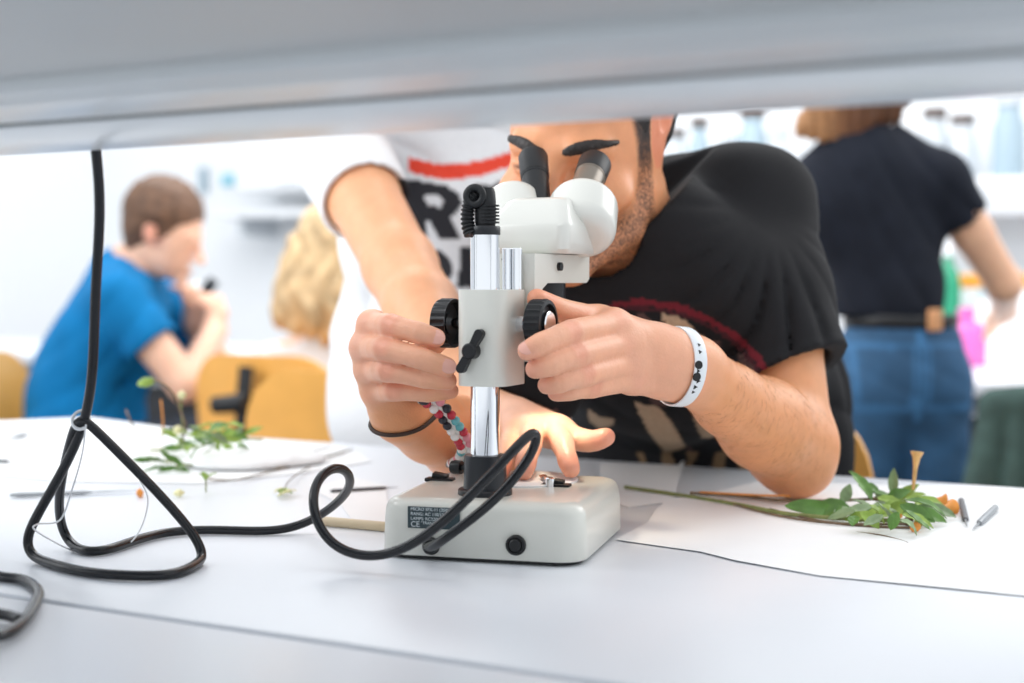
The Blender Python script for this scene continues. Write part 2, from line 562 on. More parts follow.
def chair(loc, rz, label, bracket=True, w=0.40, up=0.0):
    t = thing('plywood_chair', loc, label, 'chair', 'orange plywood lab chairs', rz)
    bm = shell(w, 0.36, 0.11, 0.011, 0.035, -0.12)
    bmesh.ops.translate(bm, vec=(0, -0.20, 0.69 + up), verts=bm.verts)
    link('backrest', mesh_bm(bm, 50), M_ply, t, True).data.materials.append(M_plyedge)
    bm = shell(w, 0.40, 0.12, 0.011, 0.015)
    bmesh.ops.rotate(bm, cent=(0, 0, 0), matrix=Matrix.Rotation(R(90), 3, 'X'), verts=bm.verts)
    bmesh.ops.translate(bm, vec=(0, 0.02, 0.455 + up), verts=bm.verts)
    link('seat', mesh_bm(bm, 50), M_ply, t, True).data.materials.append(M_plyedge)
    if bracket:
        br = link('bracket', tube(spline([(0, -0.02, 0.435 + up), (0, -0.20, 0.45 + up), (0, -0.240, 0.52 + up), (0, -0.262, 0.70 + up), (0, -0.248, 0.845 + up)], 6), 0.020, 10, flat=0.5), M_black, t, True)
        k = link('knob', lathe([(0.0, 0), (0.020, 0.001), (0.023, 0.006), (0.020, 0.085), (0.012, 0.09), (0, 0.09)], axisM((0.018, -0.268, 0.765 + up), (-1, -0.15, -0.10)), 20), M_black, t, True)
    col = link('gas_column', lathe([(0.0, 0.1), (0.026, 0.1), (0.026, 0.28), (0.014, 0.281), (0.014, 0.42 + up), (0.06, 0.43 + up), (0.06, 0.437 + up), (0.0, 0.438 + up)], None, 20), M_metal, t, True)
    for k in range(5):
        a = 2 * math.pi * k / 5
        link('foot', tube([(0, 0, 0.11), (0.14 * math.cos(a), 0.14 * math.sin(a), 0.07), (0.27 * math.cos(a), 0.27 * math.sin(a), 0.024)], [0.024, 0.02, 0.016], 10), M_black, t, True)
    return t


def at_floor(px, Y): q = P(px, 300, Y); return Vector((q.x, q.y, FLOOR))


chair(BN(-2.055, 2.80, FLOOR), BA, 'orange plywood chair with black bracket on its back, beside the man in blue', w=0.42, up=0.014)
chair(at_floor(360, 2.38) + Vector((0, 0.2, 0.0)), R(-14), 'orange plywood chair at the table edge left of the white shirt', False, w=0.34, up=0.033)
chair(Vector((-1.13, 3.63, FLOOR)), R(-90), 'pale orange plywood chair behind the back of the man in blue', False)
chair(Vector((0.25, 1.83, FLOOR)), BA + math.pi, 'orange plywood chair that the man in the black shirt sits on', False, w=0.35, up=0.012)
# ================================================================== the stereo microscope
M_ivory = mat('ivory_enamel', (0.72, 0.72, 0.66), 0.28, noise=0.01, nscale=8, bump=0.02, bscale=500, coat=0.25)
M_ivory2 = mat('ivory_enamel_pale', (0.70, 0.70, 0.655), 0.28, coat=0.3)
M_rubber = mat('black_rubber', (0.009, 0.010, 0.012), 0.45, spec=0.35)
M_blackmetal = mat('black_anodised', (0.012, 0.014, 0.018), 0.33, spec=0.4)
M_label = mat('label_plate', (0.030, 0.055, 0.065), 0.35)
M_print = mat('label_print', (0.62, 0.68, 0.70), 0.5)
M_reflect = mat('reflection_warm_grey', (0.20, 0.17, 0.14), 0.3, metal=0.5)  # brownish reflection on the right eyepiece, put into its colour

PZ = Vector((-0.0211, 1.112, 0.0))
ms = thing('stereo_microscope', PZ, 'ivory stereo microscope with chrome pole on the white table, used by the man in black', 'microscope')
BR = Matrix.Rotation(R(-15), 4, 'Z'); HR = Matrix.Rotation(R(-25), 4, 'Z')


def bpart(name, me, m, par=None, M=BR):
    me.transform(M)
    o = link(name, me, m, par or ms, True)
    if par is not None:
        o.matrix_parent_inverse = Matrix.Identity(4)
    return o


# base: rounded block with a soft top edge, front face 38 mm before the pole
BW, BD = 0.163, 0.174
bcx, bcy = 0.0055, 0.046
bm = bmesh.new()
layers = [(0.0035, 0.0), (0.0040, 0.0012), (0.030, 0.0015), (0.0385, 0.0008), (0.0430, -0.0012), (0.0455, -0.0045), (0.0468, -0.0095), (0.0470, -0.0130)]
layers = [(0.0035, -0.001), (0.0045, 0.0), (0.030, -0.0008), (0.0385, -0.0016), (0.0430, -0.0036), (0.0455, -0.0068), (0.0468, -0.0110), (0.0470, -0.0150)]
prev = None; first = None
for z, ins in layers:
    pl = rrect(BW + 2 * ins, BD + 2 * ins, 0.022 + ins * 0.9, 8, bcx, bcy)
    ring = [bm.verts.new((x, y, z)) for x, y in pl]
    if prev:
        for k in range(len(ring)): bm.faces.new((prev[k], prev[(k + 1) % len(ring)], ring[(k + 1) % len(ring)], ring[k]))
    else: first = ring
    prev = ring
bm.faces.new(prev); bm.faces.new(first)
base = bpart('base', mesh_bm(bm, 60), M_ivory)
bpart('bottom_plate', prism(rrect(BW - 0.010, BD - 0.010, 0.018, 8, bcx, bcy), 0.0008, 0.0036), M_black)
fy = bcy - BD / 2                              # front face in base coordinates


def on_front(px, py, out=0.0):
    """point of the base's front face seen at a pixel, in base coordinates"""
    n = BR.to_3x3() @ Vector((0, -1, 0)); q = BR @ Vector((bcx, fy, 0)) + PZ
    d = (P(px, py, 1.0) - CAM); t = (q - CAM).dot(n) / d.dot(n)
    w = CAM + d * t - PZ
    l = BR.inverted() @ w; l.y -= out
    return l


def on_top(px, py, z=0.047):
    return BR.inverted() @ (T(px, py, z) - PZ)


# rating plate
a, b = on_front(408, 506), on_front(460, 530)
lw, lh = b.x - a.x, a.z - b.z
lc = Vector(((a.x + b.x) / 2, fy - 0.0003, (a.z + b.z) / 2))
plate = bpart('rating_plate', box((lw, 0.0014, lh), lc, bevel=0.0003), M_label)
for i, (tx, dy, sz, x0) in enumerate([('MICRO SFX-11 (200X)', 0.18, 0.0033, 0.06), ('RANG: AC 110/120-220V', 0.40, 0.0033, 0.06), ('LAMPS: RC220V/ 12V', 0.62, 0.0033, 0.06),
                                      ('"TRANSMIT"', 0.80, 0.0030, 0.26), ('C\u20ac', 0.93, 0.0058, 0.06)]):
    if i == 4: tx = 'CE'
    me = text_mesh(tx, sz * 1.05, 0.00015)
    me.transform(Matrix.Translation((lc.x - lw / 2 + lw * x0, fy - 0.00115, lc.z + lh / 2 - lh * dy)) @ Matrix.Rotation(R(90), 4, 'X'))
    bpart('plate_text', me, M_print, plate)
# socket button
q = on_front(516, 545)
Mq = axisM((q.x, fy + 0.0005, q.z), (0, -1, 0))
sb = bpart('socket_button', lathe([(0.0, 0), (0.0078, 0), (0.0078, 0.0022), (0.0070, 0.003), (0.0058, 0.003), (0.0056, 0.0012), (0.005, 0.0012), (0.0048, 0.0035), (0.004, 0.0042), (0, 0.0043)], Mq, 32), M_black)
# cable socket where the power cord enters
q = on_front(431, 546)
Mq = axisM((q.x, fy + 0.001, q.z), (0.25, -1, 0.12))
bpart('cord_socket', lathe([(0.0, 0), (0.0068, 0), (0.0068, 0.004), (0.0055, 0.006), (0.0052, 0.012), (0, 0.013)], Mq, 28), M_black)
SOCK = PZ + BR @ (Vector((q.x, fy - 0.010, q.z + 0.001)))
# rocker switches on the top face
for (px, py, dx) in ((440, 480, 0), (556, 486, 1)):
    q = on_top(px, py)
    sw = bpart('rocker_switch', box((0.024, 0.0115, 0.003), (q.x, q.y, 0.0475), bevel=0.0008), M_black)
    bpart('rocker', box((0.013, 0.008, 0.005), (q.x, q.y + 0.001, 0.0500), Euler((R(8), R(9), 0)).to_matrix(), bevel=0.0008), M_rubber, sw)
# stage clips and the frosted stage disc beyond the pole
q = on_top(566, 470)
bpart('stage_disc', lathe([(0.0, 0.0465), (0.047, 0.0465), (0.047, 0.0480), (0.0455, 0.0487), (0, 0.0487)], Matrix.Translation((0.008, 0.085, 0)), 48), M_white)
sc = bpart('stage_clip', tube(spline([(0.040, 0.052, 0.0505), (0.036, 0.062, 0.053), (0.030, 0.076, 0.0505), (0.026, 0.084, 0.0515)], 5), 0.0035, 8, flat=0.25, up=(0, 0, 1)), M_chrome)
bpart('clip_screw', lathe([(0, 0.047), (0.004, 0.047), (0.004, 0.0535), (0.003, 0.0545), (0, 0.0545)], Matrix.Translation((0.040, 0.052, 0)), 18), M_chrome, sc)

# pole collar, pole, cap (upright, on the pole axis)
col = bpart('pole_collar', lathe([(0.0, 0.0460), (0.0212, 0.0460), (0.0214, 0.0475), (0.0214, 0.0505), (0.0205, 0.0515), (0.0174, 0.0520), (0.0170, 0.0535), (0.0166, 0.0765), (0.0160, 0.0780), (0.0118, 0.0782), (0, 0.0782)], None, 56), M_blackmetal)
kd = (HR.to_3x3() @ Vector((-1, 0.05, 0)))
ck = bpart('collar_knob', lathe([(0, 0.015), (0.0025, 0.015), (0.0025, 0.021), (0.0052, 0.0212), (0.0056, 0.0225), (0.0056, 0.0285), (0.005, 0.0300), (0.0, 0.0300)], Matrix.Translation((0, 0, 0.0665)) @ axisM((0, 0, 0), kd), 24, ribs=(4, 5, 0.08, 2)), M_black, None, Matrix.Identity(4))
bpart('pole', lathe([(0.0, 0.075), (0.01145, 0.075), (0.01145, 0.2505), (0.0, 0.2505)], None, 56), M_chrome)
cap = bpart('pole_cap', lathe([(0.0, 0.2500), (0.0119, 0.2500), (0.0121, 0.2510), (0.0121, 0.2560), (0.0114, 0.2570), (0.0, 0.2572)], None, 48), M_blackmetal)
bm = bmesh.new()
bm_lathe(bm, [(0, 0.257), (0.0075, 0.257), (0.0082, 0.260), (0.0082, 0.276), (0.0076, 0.283), (0.0065, 0.2865), (0, 0.287)], Matrix.Translation((0.0005, 0, 0)), 28)
for k in range(6): bm_lathe(bm, [(0.0, 0.2590 + k * 0.0026), (0.0092, 0.2592 + k * 0.0026), (0.0092, 0.2604 + k * 0.0026), (0, 0.2606 + k * 0.0026)], Matrix.Translation((0.0022, 0, 0)), 20)
bpart('cord_plug', mesh_bm(bm, 40), M_rubber)
# ring eye facing the viewer and ribbed strain relief hooking down behind the plug
bm = bmesh.new()
ring = [Vector((-0.0058 + 0.0066 * math.cos(t), -0.0085, 0.2800 + 0.0066 * math.sin(t))) for t in [2 * math.pi * k / 28 for k in range(28)]]
bm_tube(bm, ring, 0.0030, 10, closed=True)
bm_lathe(bm, [(0, 0), (0.0066, 0), (0.0066, 0.004), (0, 0.004)], axisM((-0.0058, -0.0045, 0.2800), (0, 1, 0)), 24)
bpart('cord_eye', mesh_bm(bm, 60), M_rubber)
pp = spline([(-0.0058, -0.004, 0.282), (-0.0105, -0.005, 0.276), (-0.0125, -0.005, 0.268), (-0.0120, -0.006, 0.258), (-0.0090, -0.008, 0.2500)], 12)
bpart('ribbed_sleeve', tube(pp, [0.0056 if (i // 2) % 2 else 0.0044 for i in range(len(pp))], 14, smooth=20), M_rubber)

# focusing block clamped on the pole
zb0, zb1 = 0.133, 0.2075
blk = bpart('focus_block', prism(rrect(0.041, 0.054, 0.013, 7, 0.003, 0.006), zb0, zb1, bevel=0.0014), M_ivory, None, HR)
F0 = 0.006 - 0.027
# black lever on the front face
bm = bmesh.new()
an = R(60); Ml = HR @ axisM((0.0005, F0 + 0.0006, 0.1605), (0, -1, 0))
u = Vector((math.cos(an), math.sin(an), 0))
pl = []
for k in range(9):
    t = R(-90 + 180 * k / 8); pl.append((0.0155 + 0.0036 * math.cos(t), 0.0036 * math.sin(t)))
pl += [(0.004, 0.0028), (-0.004, 0.0028)]
for k in range(9):
    t = R(90 + 180 * k / 8); pl.append((-0.0155 + 0.0036 * math.cos(t), 0.0036 * math.sin(t)))
pl += [(-0.004, -0.0028), (0.004, -0.0028)]
Mf = HR @ Matrix.Translation((0.0005, F0 + 0.0005, 0.1605)) @ Matrix(((math.cos(an), -math.sin(an), 0, 0), (0, 0, -1, 0), (math.sin(an), math.cos(an), 0, 0), (0, 0, 0, 1)))
bm_prism(bm, pl, 0.0030, 0.0085, Mf)
bmesh.ops.bevel(bm, geom=[e for e in bm.edges if e.calc_face_angle(0) > R(40)], offset=0.0012, segments=2, profile=0.5, affect='EDGES', clamp_overlap=True)
bm_lathe(bm, [(0, -0.001), (0.0062, -0.001), (0.0062, 0.0088), (0.0050, 0.0102), (0, 0.0104)], Mf, 26)
bpart('clamp_lever', mesh_bm(bm, 40), M_black, None, Matrix.Identity(4))
# focusing knobs left and right on a cross shaft
zk = 0.1805
yk = 0.012


def focus_knob(side, x0):
    M = HR @ axisM((side * x0, yk, zk), (side, 0, 0))
    bm = bmesh.new()
    ra, w = 0.0200, 0.0130
    prof = [(0, 0.004), (0.0085, 0.004), (0.0085, 0.0055), (0.0160, 0.0055), (0.0172, 0.0005), (0.0195, 0.0), (ra, 0.0012), (ra, w - 0.002), (0.0190, w), (0.0160, w + 0.0006), (0.0150, w - 0.003), (0.0, w - 0.003)]
    bm_lathe(bm, prof, M, 72, ribs=(6, 7, 0.055, 3))
    k = bpart('focus_knob', mesh_bm(bm, 30), M_black, None, Matrix.Identity(4))
    bpart('knob_cap', lathe([(0, w - 0.004), (0.0105, w - 0.004), (0.0105, w + 0.0012), (0.0095, w + 0.002), (0, w + 0.002)], M, 32), M_chrome, k, Matrix.Identity(4))
    return k


focus_knob(-1, 0.0325); focus_knob(1, 0.0360)
bpart('focus_shaft', lathe([(0, -0.038), (0.0042, -0.038), (0.0042, 0.042), (0, 0.042)], HR @ axisM((0, yk, zk), (1, 0, 0)), 20), M_chrome, None, Matrix.Identity(4))
bpart('shaft_collar', lathe([(0, -0.0290), (0.0062, -0.0290), (0.0062, 0.0290), (0, 0.0290)], HR @ axisM((0, yk, zk), (1, 0, 0)), 24), M_chrome, None, Matrix.Identity(4))
# guide rods beyond the pole
for dx in (0.008, 0.0165):
    bpart('guide_rod', lathe([(0, 0.2), (0.0042, 0.2), (0.0042, 0.2395), (0.0035, 0.2403), (0, 0.2403)], HR @ Matrix.Translation((dx, 0.024, 0)), 20), M_chrome, None, Matrix.Identity(4))
# carrier arm behind the block with its curved bracket
prof = [(0.030, 0.150), (0.036, 0.170), (0.040, 0.200), (0.046, 0.208), (0.056, 0.2125), (0.140, 0.2125), (0.146, 0.216), (0.146, 0.236), (0.030, 0.236)]
Myz = Matrix(((0, 0, 1, 0), (1, 0, 0, 0), (0, 1, 0, 0), (0, 0, 0, 1)))
me = prism(prof, -0.011, 0.029, Myz, bevel=0.002)
bpart('carrier_arm', me, M_ivory, None, HR)
# small black set screw on the arm's flank and on its left
bpart('set_screw', lathe([(0, 0), (0.0035, 0), (0.0035, 0.004), (0, 0.004)], HR @ axisM((0.028, 0.078, 0.226), (1, 0, 0)), 16), M_black, None, Matrix.Identity(4))
bpart('stop_screw', lathe([(0, 0), (0.0030, 0), (0.0030, 0.010), (0.005, 0.0102), (0.005, 0.014), (0, 0.0142)], HR @ axisM((-0.003, 0.034, 0.2315), (1, -0.3, 0)), 16), M_black, None, Matrix.Identity(4))

# objective hanging below the head
OC = HR @ Vector((0.005, 0.100, 0))
ob = bpart('objective', lathe([(0, 0.150), (0.0135, 0.150), (0.0150, 0.1525), (0.0155, 0.170), (0.0180, 0.172), (0.0180, 0.198), (0.0195, 0.200), (0.0195, 0.2145), (0, 0.215)], Matrix.Translation(OC), 48), M_blackmetal, None, Matrix.Identity(4))

# the microscope's own incident lamp beside the objective, lighting the stage
lampd = bpy.data.lights.new('stage_lamp', 'SPOT'); lampd.energy = 0.28; lampd.color = (1.0, 0.86, 0.66); lampd.spot_size = R(95); lampd.spot_blend = 0.6; lampd.shadow_soft_size = 0.012
lamp = bpy.data.objects.new('stage_lamp', lampd); C.collection.objects.link(lamp); lamp.parent = ms
lamp.location = OC + Vector((0.012, 0.012, 0.146)); lamp.rotation_euler = (R(6), R(-4), 0)

# prism head: chamfered box
hx, hw = 0.0065, 0.0745
y0, y1 = 0.062, 0.140
bm = bmesh.new()
sec = [(hw / 2 - 0.002, y0 + 0.003, y1, 0.2365), (hw / 2, y0, y1 + 0.002, 0.240), (hw / 2, y0 - 0.001, y1 + 0.002, 0.259), (hw / 2 - 0.001, y0 + 0.001, y1, 0.262), (hw / 2 - 0.010, y0 + 0.016, y1 - 0.006, 0.2805), (hw / 2 - 0.014, y0 + 0.024, y1 - 0.012, 0.2835)]
prev = None
for w2, ya, yb, z in sec:
    pl = rrect(2 * w2, yb - ya, 0.010, 5, hx, (ya + yb) / 2)
    ring = [bm.verts.new((x, y, z)) for x, y in pl]
    if prev:
        for k in range(len(ring)): bm.faces.new((prev[k], prev[(k + 1) % len(ring)], ring[(k + 1) % len(ring)], ring[k]))
    else: bm.faces.new(ring)
    prev = ring
bm.faces.new(prev)
head = bpart('prism_head', mesh_bm(bm, 38), M_ivory2, None, HR)


def W2L(p): return Vector(p) - PZ


def rounded_can(r, L, e=0.006, n=48):
    out = [(0, 0)]
    for k in range(7):
        t = R(-90 + 90 * k / 6); out.append((r - e + e * math.cos(t), e + e * math.sin(t)))
    for k in range(7):
        t = R(90 * k / 6); out.append((r - e + e * math.cos(t), L - e + e * math.sin(t)))
    out.append((0, L)); return out


def eyepiece(hc, hdir, hr, hl, p0, p1, mats, r=0.0125):
    """prism housing can + black eyepiece with eyecup"""
    hs = bpart('prism_housing', lathe(rounded_can(hr, hl, 0.013), axisM(W2L(hc) - Vector(hdir).normalized() * hl * 0.5, hdir), 56), M_ivory2, None, Matrix.Identity(4))
    d = (Vector(p1) - Vector(p0)); Lg = d.length
    M = axisM(W2L(p0), d)
    ep = bpart('eyepiece', lathe([(0, -0.02), (r * 0.93, -0.02), (r * 0.93, Lg * 0.45), (r * 0.97, Lg * 0.46), (r * 0.97, Lg * 0.52), (0, Lg * 0.52)], M, 40), mats[0], None, Matrix.Identity(4))
    bpart('eyecup', lathe([(0, Lg * 0.50), (r * 0.99, Lg * 0.50), (r, Lg * 0.56), (r * 1.04, Lg * 0.97), (r * 1.0, Lg), (r * 0.86, Lg * 0.985), (r * 0.78, Lg * 0.80), (0, Lg * 0.78)], M, 40), mats[1], ep, Matrix.Identity(4))


eyepiece(P(582, 218, 1.212), (0.10, 0.66, 0.62), 0.0300, 0.050, P(585, 190, 1.226), P(595, 164, 1.264), (M_reflect, M_rubber), 0.0142)
eyepiece(P(514, 216, 1.232), (-0.10, 0.66, 0.62), 0.0265, 0.048, P(537, 198, 1.240), P(533, 157, 1.280), (M_black, M_rubber), 0.0128)
# bevelled shoulder joining the right housing to the head
bpart('housing_shoulder', lathe(rounded_can(0.026, 0.030, 0.008), axisM(W2L(P(566, 232, 1.212)), (0.25, 0.6, 0.5)), 48), M_ivory2, head, Matrix.Identity(4))
# ================================================================== people
M_skin = mat('skin', (0.8, 0.5, 0.35), 0.42, attr='Col', noise=0.05, nscale=60, bump=0.22, bscale=500, sss=0.10)
M_cloth = mat('black_cotton', (0.02, 0.02, 0.02), 0.85, attr='Col', noise=0.10, nscale=300, bump=0.25, bscale=900, spec=0.35)
M_whitecloth = mat('white_cotton', (0.8, 0.8, 0.8), 0.85, attr='Col', noise=0.03, nscale=200, bump=0.15, bscale=700)
M_hair = mat('dark_hair', (0.018, 0.012, 0.010), 0.5, noise=0.4, nscale=200, bump=0.5, bscale=300)
M_nail = mat('nail', (0.86, 0.45, 0.36), 0.25, noise=0.03)


def V3(c): return np.array(c, float)


def near(V, c, r):
    """soft mask around a point"""
    d = np.linalg.norm(V - np.array(list(c))[None], axis=1)
    return 1 - smoothstep(r * 0.4, r, d)


def mixc(A, c, m): return A * (1 - m[:, None]) + V3(c)[None] * m[:, None]


# ------------------------------------------------------------------ man in black: joints
YI = 1.10
headF = Matrix.LocRotScale(Vector((0.0715, 1.382, 0.336)), (Matrix.Rotation(R(-23), 3, 'Z') @ Matrix.Rotation(R(13), 3, 'X') @ Matrix.Rotation(R(5), 3, 'Y')).to_quaternion(), None)
SLj = P(758, 214, 1.49); SRj = Vector((0.045, 1.44, 0.200))
ELj = P(790, 450, 1.375); WLj = P(692, 370, 1.215)
ERj = Vector((-0.018, 1.420, 0.043)); WRj = P(399, 414, 1.205)

# finger chains: knuckle -> middle joint -> last joint -> tip   (man's left hand on the right knob)
LH = [
    [P(614, 325, 1.165), P(571, 333, 1.100), P(541, 344, 1.073), P(527, 351, 1.069)],
    [P(621, 345, 1.165), P(577, 355, 1.100), P(549, 365, 1.078), P(535, 369, 1.076)],
    [P(627, 364, 1.170), P(585, 374, 1.110), P(560, 382, 1.090), P(547, 385, 1.090)],
    [P(632, 380, 1.178), P(592, 387, 1.128), P(570, 391, 1.110), P(556, 393, 1.110)],
]
LR = [[.0112, .0100, .0086, .0074], [.0115, .0102, .0088, .0076], [.0108, .0096, .0084, .0074], [.0096, .0086, .0076, .0068]]
LTH = [P(650, 345, 1.200), P(600, 322, 1.180), P(563, 311, 1.140), P(537, 299, 1.112)]
# man's right hand on the left knob
RH = [
    [P(372, 325, 1.165), P(391, 326, 1.128), P(420, 333, 1.112), P(436, 338, 1.112)],
    [P(365, 348, 1.165), P(384, 349, 1.125), P(420, 358, 1.108), P(447, 367, 1.110)],
    [P(370, 371, 1.168), P(388, 371, 1.130), P(424, 378, 1.116), P(448, 381, 1.118)],
    [P(377, 392, 1.175), P(394, 391, 1.142), P(428, 393, 1.128), P(451, 391, 1.128)],
]
RR = [[.0098, .0094, .0083, .0076], [.0101, .0096, .0085, .0077], [.0095, .0090, .0080, .0072], [.0090, .0082, .0072, .0064]]
RTH = [P(392, 395, 1.205), P(404, 372, 1.190), P(425, 352, 1.175), P(440, 340, 1.158)]


def bend(chain):
    """resample a finger smoothly so that joints bend rather than fold"""
    return spline(chain, 4)


def hand(F, W, fingers, radii, thumb, elbow, palm_r=0.0135, back=None):
    for ch, rr in zip(fingers, radii):
        p = bend(ch); rad = []
        for i in range(len(p)):
            t = i / (len(p) - 1) * 3; a = int(min(2, t)); f = t - a
            r0 = rr[a] * (1 - f) + rr[a + 1] * f
            r0 += 0.0007 * math.exp(-((t - 1) / 0.22) ** 2) + 0.0004 * math.exp(-((t - 2) / 0.2) ** 2) - 0.0004 * math.exp(-((t - 1.5) / 0.25) ** 2)
            rad.append(r0)
        F.chain(p, rad, k=0.0022)
    # palm: metacarpals from the wrist to each knuckle, blended
    for i, (ch, rr) in enumerate(zip(fingers, radii)):
        w = W + (ch[0] - W) * 0.06 + (fingers[i][0] - (fingers[1][0] + fingers[2][0]) / 2) * 0.35
        F.chain([w, (w + ch[0]) / 2, ch[0]], [palm_r * 1.12, palm_r * 1.05, rr[0] * 1.10], k=0.012)
    th = bend(thumb)
    F.chain(th, [0.0150 + (0.0082 - 0.0150) * (i / (len(th) - 1)) ** 0.7 for i in range(len(th))], k=0.006)
    F.chain([W + (thumb[0] - W) * 0.2, thumb[0], thumb[1]], [0.016, 0.016, 0.012], k=0.012)


h = 0.0017
F = Field((-0.14, 1.045, -0.02), (0.36, 1.66, 0.47), h)
I3 = Matrix.Identity(4)
# -- torso core under the shirt and neck
NB = P(655, 232, 1.475)
CNn = Vector((-0.70, -0.03, 0.71)).normalized(); CN = P(627, 212, 1.430) + Vector((0.018, 0, -0.009))
F.chain([SRj, (SRj + SLj) / 2 + Vector((0.02, 0.07, 0.0)), SLj], [0.04, 0.045, 0.050], k=0.02)
F.chain([Vector((0.17, 1.56, 0.20)), Vector((0.20, 1.66, 0.10))], [0.07, 0.07], k=0.03)
hd = lambda x, y, z: headF @ Vector((x, y, z))
F.chain([hd(0.014, 0.028, -0.045), hd(0.020, 0.036, -0.078), CN - CNn * 0.050 + Vector((0, 0.035, 0))], [0.058, 0.054, 0.042], k=0.018)
F.chain([hd(0.052, 0.022, -0.05), CN - CNn * 0.02 + Vector((-0.01, -0.025, -0.03))], [0.014, 0.010], k=0.018)      # neck muscle
# -- head
F.F = headF
F.ell((0, 0.012, 0.045), (0.074, 0.092, 0.085), k=0.01)
F.ell((0, -0.030, -0.005), (0.061, 0.056, 0.078), k=0.02)
F.ell((0, -0.022, -0.058), (0.051, 0.052, 0.044), k=0.02)                 # jaw
for s_ in (-1, 1):
    F.chain([(s_ * 0.058, 0.002, -0.030), (s_ * 0.051, -0.014, -0.066), (s_ * 0.015, -0.066, -0.098)], [0.011, 0.011, 0.012], k=0.014)
    F.ell((s_ * 0.044, -0.058, -0.026), (0.022, 0.020, 0.016), k=0.018)    # cheekbone
F.ell((0, -0.070, -0.097), (0.021, 0.017, 0.016), k=0.016)                 # chin
F.chain([(-0.040, -0.072, 0.018), (-0.02, -0.083, 0.016), (0, -0.080, 0.012), (0.02, -0.083, 0.016), (0.040, -0.072, 0.018)], [0.009, 0.010, 0.008, 0.010, 0.009], k=0.014)
for s_ in (-1, 1):
    F.ell((s_ * 0.031, -0.090, -0.003), (0.017, 0.014, 0.011), k=0.012, op='sub')
    F.ell((s_ * 0.031, -0.069, -0.002), (0.0140, 0.0125, 0.0115), k=0.004)
    F.chain([(s_ * 0.018, -0.0795, -0.006), (s_ * 0.031, -0.0835, -0.0065), (s_ * 0.044, -0.0760, -0.004)], 0.0016, k=0.003)   # lid line
    F.chain([(s_ * 0.017, -0.0795, 0.000), (s_ * 0.031, -0.0845, 0.003), (s_ * 0.045, -0.0755, 0.001)], 0.0022, k=0.003)
F.chain([(0, -0.082, 0.012), (0, -0.096, -0.012), (0, -0.110, -0.036)], [0.0085, 0.0085, 0.0105], k=0.010)
for s_ in (-1, 1):
    F.ell((s_ * 0.0125, -0.098, -0.038), (0.0085, 0.0110, 0.0080), k=0.006)
    F.ell((s_ * 0.0065, -0.103, -0.0475), (0.0036, 0.0050, 0.0035), k=0.002, op='sub')
    F.chain([(s_ * 0.018, -0.092, -0.040), (s_ * 0.030, -0.080, -0.062)], 0.004, k=0.012)
F.chain([(-0.023, -0.080, -0.066), (-0.008, -0.090, -0.0625), (0, -0.0905, -0.0640), (0.008, -0.090, -0.0625), (0.023, -0.080, -0.066)], [0.003, 0.0048, 0.0045, 0.0048, 0.003], k=0.004)
F.chain([(-0.021, -0.080, -0.069), (0, -0.0895, -0.0735), (0.021, -0.080, -0.069)], [0.003, 0.0058, 0.003], k=0.004)
F.chain([(-0.020, -0.0875, -0.0682), (0, -0.0965, -0.0690), (0.020, -0.0875, -0.0682)], 0.0010, k=0.002, op='sub')
for s_ in (-1, 1):
    er = Euler((R(-12), 0, R(s_ * -22)))
    F.ell((s_ * 0.058, 0.010, 0.010), (0.014, 0.032, 0.042), k=0.012)
    E = lambda x, y, z: (s_ * (x - 0.004), 0.005 + (y - 0.005) * 0.92, 0.030 + z * 0.92)
    F.ell(E(0.0735, 0.012, 0.010), (0.0060, 0.0180, 0.0275), Euler((R(-10), 0, R(s_ * -20))), k=0.003)
    F.chain(spline([E(0.0720, -0.004, 0.010), E(0.0735, -0.003, 0.026), E(0.0765, 0.008, 0.0380), E(0.0795, 0.021, 0.0360), E(0.0805, 0.029, 0.020), E(0.0780, 0.026, 0.000), E(0.0735, 0.014, -0.016)], 4), 0.0036, k=0.003)
    F.ell(E(0.0795, 0.010, 0.010), (0.0040, 0.0085, 0.0140), Euler((R(-10), 0, R(s_ * -20))), k=0.003, op='sub')
    F.ell(E(0.0710, 0.006, -0.0195), (0.0045, 0.0075, 0.0085), k=0.004)
    F.chain([E(0.0730, -0.005, 0.006), E(0.0740, -0.003, -0.004)], 0.0038, k=0.003)
F.F = I3
# -- arms
mL = (ELj + WLj) / 2
ua = (ELj - SLj)
F.chain([SLj, SLj + ua * 0.5, ELj + Vector((-0.002, 0.010, 0.008))], [0.054, 0.046, 0.045], k=0.02)
F.chain([ELj + Vector((0.004, 0.004, 0.004)), ELj + (WLj - ELj) * 0.30 + Vector((0, 0, 0.004)), ELj + (WLj - ELj) * 0.65, WLj], [0.044, 0.0435, 0.0330, 0.0270], k=0.015, flat=((0.5, -0.5, 0.7), 0.95))
F.ell(ELj + Vector((0.010, 0.006, -0.022)), (0.026, 0.026, 0.022), k=0.022)     # point of the elbow
hand(F, WLj + Vector((-0.004, -0.004, 0.0)), LH, LR, LTH, ELj)
F.chain([WLj, WLj + (LH[1][0] - WLj) * 0.35], [0.0270, 0.0265], k=0.016)
F.chain([SRj, SRj + (ERj - SRj) * 0.5, ERj], [0.044, 0.040, 0.038], k=0.02)
F.chain([ERj, ERj + (WRj - ERj) * 0.35, ERj + (WRj - ERj) * 0.7, WRj], [0.038, 0.040, 0.032, 0.0245], k=0.015)
hand(F, WRj + Vector((0.0, -0.002, 0.004)), RH, RR, RTH, ERj)


